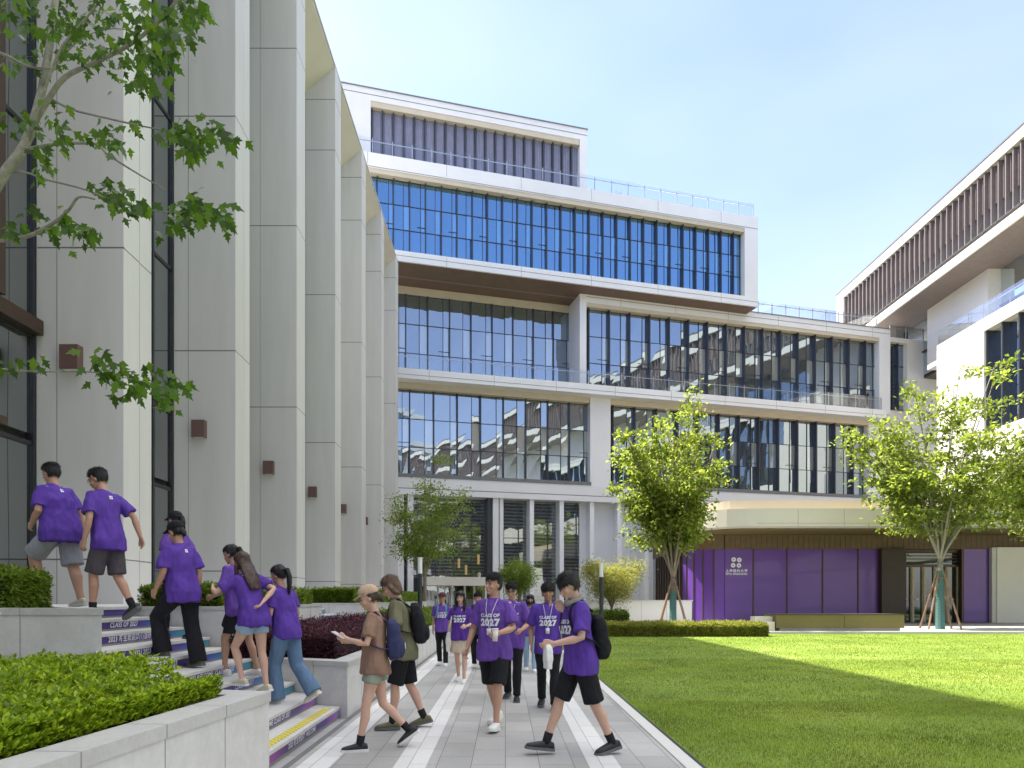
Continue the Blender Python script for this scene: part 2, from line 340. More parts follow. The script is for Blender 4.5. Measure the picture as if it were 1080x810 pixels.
# ------------------------------------------------------------------ ground
def sheet(name, x0, x1, y0, y1, z, m, kind='structure'):
    o = MB().quad((x0,y0,z), (x1,y0,z), (x1,y1,z), (x0,y1,z)).build(name, m); tag(o, kind=kind); return o
sheet('ground', -400, 500, -300, 600, -.02, mat('distant_ground', (.30,.30,.29), .9, .1))
sheet('plaza', -60, 90, -40, 110, -.012, M['plaza'])
sheet('path', -1.99, 1.60, -8, 60, 0, M['tile'])
for k, (a, b) in enumerate(((-1.86,-1.57), (-1.0,-.71), (.75,1.03))):
    sheet('paving_stripe', a, b, -8, 34, .004, M['tilew'])
kb = MB().box(1.60, 1.74, -8, 29.6, -.05, .012).box(-1.99, -1.93, -8, 30, -.05, .004, 1)
tag(kb.build('kerb_edging', [M['stone'], M['joint']]), kind='structure')
tag(MB().box(1.742, 1.79, -8, 29.6, -.05, .003).build('drain_channel', M['dmetal']), kind='structure')
def lawn_mat():
    m = mat('lawn_soil_green', (.075,.15,.014), .9, .3, 2.0, bump=.8, bscale=60); nt = m.node_tree; L = nt.links; b = nt.nodes['Principled BSDF']
    tc = nd(nt, 'ShaderNodeTexCoord'); n = nd(nt, 'ShaderNodeTexNoise', Scale=.35, Detail=6.0); L.new(tc.outputs['Object'], n.inputs['Vector'])
    n2 = nd(nt, 'ShaderNodeTexNoise', Scale=45.0, Detail=4.0); L.new(tc.outputs['Object'], n2.inputs['Vector'])
    a = nd(nt, 'ShaderNodeMath', operation='ADD'); L.new(n.outputs['Fac'], a.inputs[0]); L.new(n2.outputs['Fac'], a.inputs[1])
    cr = nd(nt, 'ShaderNodeValToRGB'); mr = nd(nt, 'ShaderNodeMapRange'); mr.inputs['From Min'].default_value = .7; mr.inputs['From Max'].default_value = 1.35
    L.new(a.outputs[0], mr.inputs['Value']); L.new(mr.outputs[0], cr.inputs[0]); e = cr.color_ramp
    e.elements[0].color = (.10,.16,.016,1); e.elements[1].color = (.32,.33,.09,1); x = e.elements.new(.55); x.color = (.17,.26,.025,1)
    L.new(cr.outputs[0], b.inputs['Base Color']); return m
sheet('lawn', 1.79, 60, -8, 29.6, .0, lawn_mat())
# grass blades
gm = leafmat('grass_blade', (.185,.245,.026), (.36,.45,.045), .45, .45, hue=((.36,.33,.09), .90), var=.45)
def grass():
    parts = []
    for n, x0, x1, y0, y1, h, w in ((100000, 1.8, 8, 5.6, 10, .030, .006), (100000, 1.8, 14, 10, 17, .032, .009), (80000, 1.8, 22, 17, 29.5, .036, .014)):
        P = np.column_stack([rng.uniform(x0, x1, n), rng.uniform(y0, y1, n), np.zeros(n)])
        P = P[P[:, 0] < .80*P[:, 1] + 1]; q = np.fromiter((noise.noise(V((x*.55, y*.55, 2))) + .5*noise.noise(V((x*2.2, y*2.2, 5))) for x, y in P[:, :2].tolist()), float, len(P)); P = P[(q > -.30) | (rng.uniform(size=len(P)) > .35)]; n = len(P)
        d = rng.normal(0, .35, (n, 3)); d[:, 2] = 1; hh = h*rng.uniform(.5, 1.3, (n, 1)); a = rng.uniform(0, 2*PI, n)
        s = np.column_stack([np.cos(a), np.sin(a), np.zeros(n)])*w*.5; t = P + unit(d)*hh
        q = np.empty((n, 3, 3)); q[:, 0] = P-s; q[:, 1] = P+s; q[:, 2] = t; parts.append(q.reshape(-1, 3))
    o = qmesh('grass', np.concatenate(parts), 3, gm); tag(o, kind='stuff', label='short bright green grass blades covering the lawn', cat='grass')
grass()
tag(MB().box(1.79, 60, 29.62, 30.0, -.05, .10).build('kerb_lawn', M['coping']), kind='structure').name = 'kerb'
sheet('pavement', 1.79, 60, 30.0, 43.0, .03, M['plaza'])

# ------------------------------------------------------------------ left building with deep white fins
LB = empty('colonnade_building', (-12, 30, 0), 'tall building with a row of deep grey-white stone fins on the left', 'building')
XO, XI, ZT = -8.0, -9.8, 26.6
TER = 1.40
for k in range(-4, 7):
    y = 14.3 + 5.93*k
    b = MB(); b.box(XI-.02, XO, y, y+.62, TER-.3, ZT-.02); b.box(XI-.02, XO-.012, y+.66, y+1.15, TER-.3, ZT-.03)
    b.box(XI-.01, XO-.018, y+.61, y+.67, TER-.3, ZT-.04, 1)
    fin = b.build('fin', [M['gstone'], M['joint2']], LB)
    j = MB()
    j.box(XI+.40, XI+.412, y-.003, y+.02, TER, ZT-1.2)
    for z in (2.32, 8.85, 15.8, 22.6, ZT-1.62):
        j.box(XI, XO+.003, y-.003, y+.05, z, z+.03); j.box(XO-.02, XO+.003, y, y+.62, z+.001, z+.021); j.box(XO-.03, XO-.009, y+.66, y+1.15, z, z+.02)
    j.build('panel_joint', M['joint'], fin)
    if k >= -1:
        lb = MB(); lb.box(-9.22, -8.84, y-.20, y-.004, 6.27, 6.77); l = lb.build('wall_lamp', M['lamp'], LB)
        MB().box(-9.18, -8.88, y-.17, y-.03, 6.262, 6.268).build('lamp_lens', M['whitep'], l)
for k in range(-4, 7):      # sloping soffit between fins
    y = 14.3 + 5.93*k
    b = MB(); b.hexa([(XI-.02,y-4.78,ZT-1.62),(XO-.05,y-4.78,ZT-.12),(XO-.05,y-.003,ZT-.12),(XI-.02,y-.003,ZT-1.62),(XI-.02,y-4.78,ZT-.05),(XO-.04,y-4.78,ZT-.05),(XO-.04,y-.003,ZT-.05),(XI-.02,y-.003,ZT-.05)])
    b.build('sloped_soffit', M['cladw'], LB)
b = MB(); b.box(-30, XO+.01, -16, 30.2, ZT-.02, ZT+.06); b.box(-9.83, XO+.01, 30.21, 50.75, ZT-.02, ZT+.06); b.box(-30, -10.6, -16, 30.1, TER-.3, ZT-.06); b.box(-16, -9.95, 30.12, 50.6, TER-.3, ZT-.1)
b.build('roof', M['gstone'], LB)
g = MB(); fr = MB()
for k in range(-4, 4):
    y0 = 14.3+5.93*k-4.78; y1 = y0+4.78
    for (z0, z1) in ((TER, 4.7), (4.95, 6.95), (7.3, 11.2), (11.3, 15.6), (15.7, 20), (20.1, 24.9)):
        w = MB(); w.quad((XI-.1,y0,z0),(XI-.1,y1,z0),(XI-.1,y1,z1),(XI-.1,y0,z1)); w.build('window', M['glassD'], LB) if y0 < 45 else None
        fr.box(XI-.2, XI-.06, y0, y1, z1+.001, z1+.09)
    for q in (0, 1.2, 2.4, 3.6, 4.7): fr.box(XI-.2, XI-.03, y0+q, y0+q+.07, TER, 25)
fr.build('window_frame', M['dmetal'], LB)
MB().box(XI-.09, XI+.5, 9.6, 12.75, 4.75, 4.9).box(XI-.09, XI+.16, 9.55, 14.25, 7.0, 7.3).box(XI-.09, XI+.25, 11.5, 13.05, 7.31, 25).build('door_canopy', M['bronze'], LB)

# ------------------------------------------------------------------ terrace, staircases, planters
tag(MB().box(-10.6, -5.42, 6.95, 52, -.05, TER).build('terrace', M['step']), kind='structure')
tag(MB().box(-10.6, -6.4, -16, 6.9, -.05, TER-.01).build('terrace_near', M['step']), kind='structure').name = 'terrace'
def ybounds(x):        # splayed flight: near and far bounds
    t = (-2.05-x)/3.05
    return 5.80 + 2.8*max(0, t)**2.47 - .02, 8.62 + .82*min(1, max(0, (-2.0-x)/1.9))
def strip_uv(me, n=1):
    uv = me.uv_layers.new(name='UVMap'); d = [0,0, 1,0, 1,1, 0,1]
    for k in range(len(me.polygons)):
        for c in range(4): uv.data[k*4+c].uv = (d[2*c], d[2*c+1])
def riser_text(body, x, y, z, size, parent, shear=.2, sp=1.1):
    me = textmesh(body, size, .0015, shear, 0, sp)
    me.transform(Matrix(((0,0,1,x),(1,0,0,y),(0,1,0,z),(0,0,0,1)))); me.materials.append(M['white']); return link('riser_lettering', me, parent)
def stairs(name, label, x_first, n, yb, k0=1):
    root = empty(name, (x_first-1.6, 8 if yb is None else sum(yb)/2, 0), label, 'staircase')
    for k in range(k0, n+1):
        x = x_first - .33*(k-1); xb = x-.36 if k < n else x-.36
        ya, yc = (ybounds(x) if yb is None else yb); ya2, yc2 = (ybounds(xb) if yb is None else yb)
        z1 = .14*k; z0 = max(.14*(k-1)-.02, -.03)
        b = MB(); zb = z1-.035
        b.prism([(x-.012, ya), (x-.012, yc), (xb, yc2), (xb, ya2)], z0, zb, 1); b.prism([(x, ya), (x, yc), (xb, yc2), (xb, ya2)], zb+.0005, z1, 0)
        st = b.build('step', [M['step'], M['riser']], root)
        me = bpy.data.meshes.new('riser_sticker'); h0 = z1-.115; xs = x-.0085
        me.from_pydata([(xs, ya+.02, h0), (xs, yc-.02, h0), (xs, yc-.02, zb-.004), (xs, ya+.02, zb-.004)], [], [(0,1,2,3)]); strip_uv(me)
        me.materials.append(M['stick2'] if k <= 2 else M['stick']); s = link('riser_sticker', me, st)
        zc = (h0+zb)/2; xt = xs+.0022
        if yb is None:
            if k == 9: riser_text('CLASS OF 2027', xt, 8.5, zc, .085, s)
            elif k == 8: riser_text('2023 新生欢迎周(1)活动', xt, 8.05, zc, .082, s, .12)
            elif k == 7: riser_text('NYU 2023 WELCOME', xt, 7.9, zc, .08, s)
            elif k == 6: riser_text('CLASS OF 2027', xt, 7.5, zc, .085, s)
            elif k == 5: riser_text('2023 WELCOME  CLASS OF 2027', xt, 8.0, zc, .08, s)
            elif k == 4: riser_text('CLASS OF 2027', xt, 8.1, zc, .08, s)
            elif k == 3: riser_text('CLASS OF 2027', xt, 7.0, zc, .08, s)
            elif k == 2: riser_text('2023 WELCOME CLASS OF 2027', xt, 7.15, zc, .075, s)
            else: riser_text('2023 新生欢迎周  WELCOME', xt, 7.1, zc, .07, s)
        elif k % 2: riser_text('CLASS OF 2027', xt, sum(yb)/2, zc, .085, s)
    return root
ST = stairs('staircase', 'grey granite stairs with purple and teal lettered risers beside the path', -2.1, 10, None)
MB().hexa([(-2.26,5.95,.1405),(-2.16,5.95,.1405),(-2.16,8.45,.1405),(-2.26,8.45,.1405),(-2.26,5.95,.146),(-2.16,5.95,.146),(-2.16,8.45,.146),(-2.26,8.45,.146)]).build('grip_strip', M['grip'], [c for c in ST.children][0])
stairs('staircase', 'further flight of stairs with purple risers behind the purple shrubs', -2.1, 10, (14.52, 17.98), 6)

def planter(name, label, pts, z, cop=.28, ct=.07, joints=True, cm='coping', wm='wallst', over=.012):
    """pts ccw outline; hollow wall ring + coping ring + soil"""
    cx = sum(p[0] for p in pts)/len(pts); cy = sum(p[1] for p in pts)/len(pts)
    root = empty(name, (cx, cy, 0), label, 'planter')
    n = len(pts); P = [V((p[0], p[1])) for p in pts]
    def inset(d):
        out = []
        for k in range(n):
            a, b, c = P[k-1], P[k], P[(k+1) % n]; e1 = (b-a).normalized(); e2 = (c-b).normalized()
            n1 = V((-e1.y, e1.x)); n2 = V((-e2.y, e2.x)); h = (n1+n2).normalized(); out.append(b + h*(d/max(.3, h.dot(n1))))
        return out
    def ring(A, B, z0, z1, nm, m):
        b = MB()
        for k in range(n):
            q = (k+1) % n; b.hexa([(A[k].x,A[k].y,z0),(A[q].x,A[q].y,z0),(B[q].x,B[q].y,z0),(B[k].x,B[k].y,z0),(A[k].x,A[k].y,z1),(A[q].x,A[q].y,z1),(B[q].x,B[q].y,z1),(B[k].x,B[k].y,z1)])
        return b.build(nm, m, root)
    w = ring(inset(0), inset(cop*.8), -.04, z-ct, 'wall', M[wm]); c = ring(inset(-over), inset(cop), z-ct+.0005, z, 'coping', M[cm])
    I = inset(cop*.7); MB().prism([(p.x, p.y) for p in I], -.03, z-.08).build('soil', M['soil'], root)
    j = MB()
    for k in range(n):
        a, b = P[k], P[(k+1) % n]; L = (b-a).length; m = int(L/.9)
        e = (b-a).normalized(); nn = V((e.y, -e.x))
        for q in range(1, m+1):
            c_ = a + e*(L*q/(m+1)); s = .004
            A = c_ - e*s + nn*.0025; B = c_ + e*s + nn*.0025; C = B-nn*.03; D = A-nn*.03
            j.hexa([(A.x,A.y,0),(B.x,B.y,0),(C.x,C.y,0),(D.x,D.y,0),(A.x,A.y,z-ct),(B.x,B.y,z-ct),(C.x,C.y,z-ct),(D.x,D.y,z-ct)])
            A += nn*over; B += nn*over; j.hexa([(A.x,A.y,z-ct),(B.x,B.y,z-ct),(C.x,C.y,z-ct),(D.x,D.y,z-ct),(A.x,A.y,z+.001),(B.x,B.y,z+.001),(C.x-nn.x*cop*.9,C.y-nn.y*cop*.9,z+.001),(D.x-nn.x*cop*.9,D.y-nn.y*cop*.9,z+.001)])
    if joints and j.v: j.build('joint', M['joint2'], w)
    return root
planter('planter', 'low white stone planter with the bright green bush at the lower left', [(-6.2,1.2),(-2.36,1.2),(-2.0,5.78),(-3.2,6.05),(-4.0,6.7),(-6.2,6.7)], .72, .26, .085)
planter('planter', 'tall white stone planter wall beside the top of the near stairs', [(-8.2,6.9),(-4.08,6.9),(-5.12,8.62),(-8.2,8.62)][:2]+[(-5.05,8.05),(-8.2,8.05)], 1.41, .22, .07)
planter('planter', 'low stone planter with purple-leaved shrubs beside the path', [(-3.88,9.46),(-2.98,9.06),(-2.0,8.64),(-2.0,26),(-3.88,26)], .71, .24, .06)
planter('planter', 'tall planter holding clipped hedge between the two flights', [(-5.4,9.5),(-3.9,9.5),(-3.9,14.5),(-5.4,14.5)], 1.40, .14, .05, wm='wallst')
planter('planter', 'tall planter with clipped hedge beyond the far flight', [(-5.4,18.0),(-3.9,18.0),(-3.9,34),(-5.4,34)], 1.40, .14, .05)

# ------------------------------------------------------------------ hedges and shrubs
def boxpts(n, x0, x1, y0, y1, z0, z1, bump=.05, top=.5):
    """points scattered near the surface of a rounded uneven box; returns points and outward directions"""
    P = np.column_stack([rng.uniform(x0, x1, n), rng.uniform(y0, y1, n), rng.uniform(z0, z1, n)]); O = np.zeros((n, 3))
    face = rng.choice(5, n, p=[top, (1-top)*.35, (1-top)*.15, (1-top)*.25, (1-top)*.25])
    dep = np.abs(rng.normal(0, .035, n))
    for f, ax, val, s in ((0, 2, z1, 1), (1, 1, y0, -1), (2, 1, y1, 1), (3, 0, x0, -1), (4, 0, x1, 1)):
        k = face == f; P[k, ax] = val - s*dep[k]; O[k, ax] = s
    q = P*4.1; w = np.sin(q[:, 0]+1.7*np.sin(q[:, 1]*.8))*np.cos(q[:, 1]*1.3+q[:, 0]*.4) + .6*np.sin(q[:, 0]*2.7+q[:, 1]*3.1)
    P += O*(w*bump*.6)[:, None]; P[:, 2] += (rng.uniform(0, 1, n)**6)*bump*1.4*(face == 0); return P, O
def hedge(name, label, cat, box, m, n, size, asp=.5, bump=.05, top=.5, core=(.02,.035,.008), group=None, inset=.07):
    x0, x1, y0, y1, z0, z1 = box; root = empty(name, ((x0+x1)/2, (y0+y1)/2, z0), label, cat, group)
    P, O = boxpts(n, x0, x1, y0, y1, z0, z1, bump, top)
    qmesh('leaves', leaves(P, np.full(n, size), asp, .35, outward=O, ow=.9), 4, m, root)
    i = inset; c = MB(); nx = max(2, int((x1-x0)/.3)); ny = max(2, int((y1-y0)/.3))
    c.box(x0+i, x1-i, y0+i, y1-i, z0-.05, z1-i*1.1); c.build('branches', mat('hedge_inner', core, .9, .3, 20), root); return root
LG = leafmat('hedge_leaf', (.12,.19,.018), (.26,.38,.03), .35, .4, hue=((.20,.28,.04), .75))
LGd = leafmat('hedge_leaf_yellow', (.30,.32,.06), (.40,.42,.05), .4, .4, hue=((.22,.12,.08), .88))
LP = leafmat('purple_leaf', (.085,.030,.042), (.16,.04,.06), .3, .5, hue=((.16,.08,.09), .8))
LS = leafmat('shrub_leaf', (.18,.28,.015), (.38,.56,.03), .42, .35, hue=((.36,.46,.03), .55), rough=.35)
hedge('hedge', 'clipped green hedge on the tall planter at the far left edge', 'hedge', (-7.9,-5.22,7.15,7.85,1.36,1.78), LG, 16000, .05)
hedge('hedge', 'small clipped hedge behind the girl in black trousers', 'hedge', (-5.25,-4.05,9.75,10.9,1.36,1.68), LG, 12000, .045)
hedge('hedge', 'clipped hedge on the tall planter between the two flights', 'hedge', (-5.2,-4.05,11.4,14.3,1.36,1.66), LG, 15000, .05)
hedge('hedge', 'long clipped hedge on the planter beyond the far flight', 'hedge', (-5.2,-4.05,18.2,33.8,1.36,1.75), LG, 26000, .07)
hedge('shrub', 'dark purple-leaved shrubs in the low stone planter', 'shrub', (-3.75,-2.28,9.25,17.5,.62,1.03), LP, 42000, .042, .45, .09, .6, (.018,.010,.012))
hedge('shrub', 'green shrubs at the far end of the low stone planter', 'shrub', (-3.7,-2.28,18.0,25.8,.62,1.08), LG, 16000, .07, .5, .09)
hedge('hedge', 'long low yellow-green hedge at the far edge of the lawn', 'hedge', (4.1,10.5,27.3,28.7,0,.46), LGd, 50000, .07, .5, .09, .5, (.04,.035,.015))
hedge('hedge', 'dark green low hedge at the foot of the pale low wall', 'hedge', (3.2,6.6,36.5,37.4,0,.75), LG, 9000, .10, .5, .12)
# foreground bush: domed, uneven, leaf rosettes on shoots
def bush():
    root = empty('bush', (-3.6, 4.2, .64), 'dense bright green leafy bush filling the low planter at lower left', 'bush')
    n = 10500; x = rng.uniform(-5.95, -2.32, n); y = rng.uniform(2.0, 6.45, n)
    k = (x < -2.36 + (y-5.78)*.078 + 0*x) & ~((y > 5.5) & (x > -2.75-(y-5.5)*1.2)); x, y = x[k], y[k]; n = len(x)
    q = np.fromiter((noise.noise(V((a*1.5, b*1.5, 0))) + .6*noise.noise(V((a*5, b*5, 3))) for a, b in zip(x, y)), float, n)
    edge = np.minimum(np.minimum((-2.28 - x), (6.5-y)), .5)/.5; edge = np.clip(edge, 0, 1)**.6
    z = .70 + .23*edge + .075*q*1.3 + (rng.uniform(0, 1, n)**5)*.07
    tips = np.column_stack([x, y, z]); tips = np.concatenate([tips, tips - np.array([0, 0, .09]) + rng.normal(0, .03, (n, 3))])
    # side skirt towards the path and the stairs
    m = 2600; ys = rng.uniform(2.0, 5.55, m); sk = np.column_stack([np.full(m, -2.30) + (ys-5.78)*.078 - np.abs(rng.normal(0, .05, m)), ys, rng.uniform(.70, .86, m)]); tips = np.concatenate([tips, sk])
    r = 6; C = np.repeat(tips, r, axis=0); a = rng.uniform(0, 2*PI, len(C)); e = rng.uniform(.15, .95, len(C))
    d = np.column_stack([np.cos(a), np.sin(a), e*2.0]); d = unit(d); C = C + d*.006
    w = unit(np.cross(d, rng.normal(0, .25, (len(C), 3)) + np.array([0, 0, 1.0]))); nn = np.cross(w, d); s = (.046*rng.uniform(.6, 1.35, len(C)))[:, None]
    out = np.empty((len(C), 6, 3)); mid = C + d*s*.42 - nn*s*.05
    out[:, 0] = C; out[:, 1] = C + d*s*.28 + w*s*.17; out[:, 2] = C + d*s*.68 + w*s*.17 - nn*s*.03; out[:, 3] = C + d*s - nn*s*.12
    out[:, 4] = C + d*s*.68 - w*s*.17 - nn*s*.03; out[:, 5] = C + d*s*.28 - w*s*.17
    qmesh('leaves', out.reshape(-1, 3), 6, LS, root)
    nx = 40; b = MB(); pts = []
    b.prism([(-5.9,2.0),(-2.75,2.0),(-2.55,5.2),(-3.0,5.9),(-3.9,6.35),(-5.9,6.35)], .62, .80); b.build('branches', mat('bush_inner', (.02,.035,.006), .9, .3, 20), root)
bush()

# ------------------------------------------------------------------ trees
def crown_tree(label, base, tz, C, Rr, nl, leafn, lsize, m, bark, trunk_r=.16, group=None, braces=False, wrapz=0, seed=1, name='tree', flat=.35, lean=(0,0), twigs=9, cat='tree', spread=.26, zlow=0.0, wrapm='wrap'):
    rs = np.random.default_rng(seed); base = V(base); root = empty(name, base, label, cat, group)
    top = base + V((lean[0], lean[1], tz)); b = MB()
    b.tube([base-V((0,0,.05)), base+V((0,0,.15)), base+(top-base)*.5+V((.03,.02,0)), top], [trunk_r*1.25, trunk_r, trunk_r*.86, trunk_r*.78], 10)
    C = V(C); tw = []
    for k in range(nl):
        a = 2*PI*k/nl + rs.uniform(-.4, .4); rr = rs.uniform(.25, 1.0)**.6 if k else .1; zz = rs.uniform(-.35, .75)*(1-rr*.55) + .35*(1-rr)
        E = C + V((Rr[0]*rr*math.cos(a)*.82, Rr[1]*rr*math.sin(a)*.82, Rr[2]*zz)); st = top - V((0, 0, rs.uniform(0, .3)*tz*.25))
        c1 = st + (E-st)*.35 + V((0, 0, (E-st).length*.10)) - V((E.x-st.x, E.y-st.y, 0))*.08; pts = []
        N = 9
        for i in range(N+1):
            t = i/N; p = st*(1-t)**2 + c1*2*t*(1-t) + E*t*t; j = .05*(E-st).length*.35
            pts.append(p + V(rs.normal(0, j*.18, 3))*(1 if 0 < i else 0))
        r0 = trunk_r*rs.uniform(.30, .48); b.tube(pts, [r0*(1-.85*i/N)+.008 for i in range(N+1)], 6)
        for q in range(twigs):
            t = rs.uniform(.28, 1.0); i = min(int(t*N), N-1); p = pts[i].lerp(pts[i+1], t*N-i)
            d = V((p.x-C.x, p.y-C.y, 0)); d = d.normalized()*.8 if d.length > .1 else V((0,0,0)); d += V((rs.normal(0,.8), rs.normal(0,.8), rs.uniform(-.15,.55)))
            d = d.normalized()*min(Rr[0], Rr[2])*rs.uniform(.22, .5)*(1.15-t*.5); e = p + d; mid = p + d*.5 + V((0,0,d.length*.07))
            # keep within crown
            k2 = ((e.x-C.x)/Rr[0])**2 + ((e.y-C.y)/Rr[1])**2 + ((e.z-C.z)/Rr[2])**2
            if k2 > 1.15 or e.z < zlow: e = p.lerp(e, .45); mid = p.lerp(e, .5)
            b.tube([p, mid, e], [.022, .014, .006], 4); tw.append((p, mid, e))
    b.build('trunk', M[bark], root, smooth=True)
    if wrapz: 
        b = MB(); b.tube([base, base+V((0,0,wrapz*.5)), base+V((0,0,wrapz))], [trunk_r*1.32, trunk_r*1.22, trunk_r*1.1], 12)
        for q in range(int(wrapz/.14)): z = .1+.14*q; b.tube([base+V((0,0,z)), base+V((0,0,z+.03))], [trunk_r*1.35, trunk_r*1.35], 12)
        b.build('trunk_wrap', M[wrapm], root)
    P = []; ntw = len(tw); per = leafn//ntw
    for (p, mid, e) in tw:
        t = rs.uniform(.25, 1.15, per)[:, None]; a = np.array(p)[None]; bb = np.array(e)[None]; L = (e-p).length
        dens = spread*L*.9+.13
        pt = a + (bb-a)*t + rs.normal(0, 1, (per, 3))*np.array([dens, dens, dens*flat])[None]; P.append(pt)
    P = np.concatenate(P); k = P[:, 2] > base.z + (zlow or tz*.7); P = P[k]
    O = P - np.array(C); O = unit(O)
    qmesh('crown', leaves(P, np.full(len(P), lsize), .55, .1, outward=O, ow=.35), 4, m, root)
    if braces:
        for k in range(4):
            a = 2*PI*k/4 + .5; f = base + V((1.0*math.cos(a), 1.0*math.sin(a), 0)); t = base + V((.12*math.cos(a), .12*math.sin(a), braces))
            MB().tube([f, t], .045, 7).build('brace', M['pole'], root)
        a = []
        for k in range(4): MB().tube([base+V((.3*math.cos(k*PI/2+.5), .3*math.sin(k*PI/2+.5), braces*.88)), base+V((.3*math.cos((k+1)*PI/2+.5), .3*math.sin((k+1)*PI/2+.5), braces*.88))], .03, 6).build('brace', M['pole'], root)
    return root
LT = leafmat('tree_leaf_yellow_green', (.135,.180,.030), (.36,.47,.06), .55, .45, hue=((.22,.25,.05), .72))
LT3 = leafmat('tree_leaf_green', (.14,.20,.035), (.32,.44,.06), .5, .4)
LT4 = leafmat('tree_leaf_pale', (.27,.28,.07), (.42,.42,.07), .5, .35)
crown_tree('yellow-green young tree in front of the purple wall corner, wrapped trunk', (8.35,34,0), 2.6, (8.1,34,7.9), (3.05,2.9,5.6), 20, 14500, .22, LT, 'bark', .14, 'young courtyard trees', 2.4, 1.9, 3, flat=.8, twigs=13, zlow=2.6, spread=.09)
crown_tree('spreading yellow-green tree with green wrapped trunk in front of the doors', (21.4,33.6,0), 3.5, (21.9,33.4,8.4), (4.9,4.2,5.3), 22, 14500, .235, LT, 'barkl', .155, 'young courtyard trees', 2.9, 2.9, 5, flat=.4, twigs=13, zlow=3.7, spread=.08)
crown_tree('tree reaching in from beyond the right edge of the frame', (28.0,33.2,0), 3.5, (28.0,33.0,8.0), (4.6,4.0,4.6), 16, 12000, .21, LT, 'barkl', .2, 'young courtyard trees', 2.9, 2.9, 9, flat=.35, twigs=11, zlow=3.7)
crown_tree('slim green tree beside the end of the white fins', (-4.25,36,.0), 2.7, (-4.0,36,5.8), (2.4,2.0,3.4), 13, 8000, .14, LT3, 'bark', .12, None, False, 0, 12, flat=.5, twigs=8, zlow=2.4)
crown_tree('small pale bushy tree behind the lamp post in front of the glass', (6.0,38.5,0), 1.0, (6.0,38.5,2.9), (2.0,1.8,1.8), 12, 9500, .11, LT4, 'bark', .09, None, False, 0, 21, flat=.9, twigs=8, zlow=.9)
crown_tree('dark green tree seen before the tall ground floor windows', (1.0,46,0), 1.6, (1.0,46,3.2), (1.5,1.3,2.3), 9, 9000, .12, LT3, 'bark', .09, None, False, 0, 22, flat=.9, twigs=8, zlow=1.0)

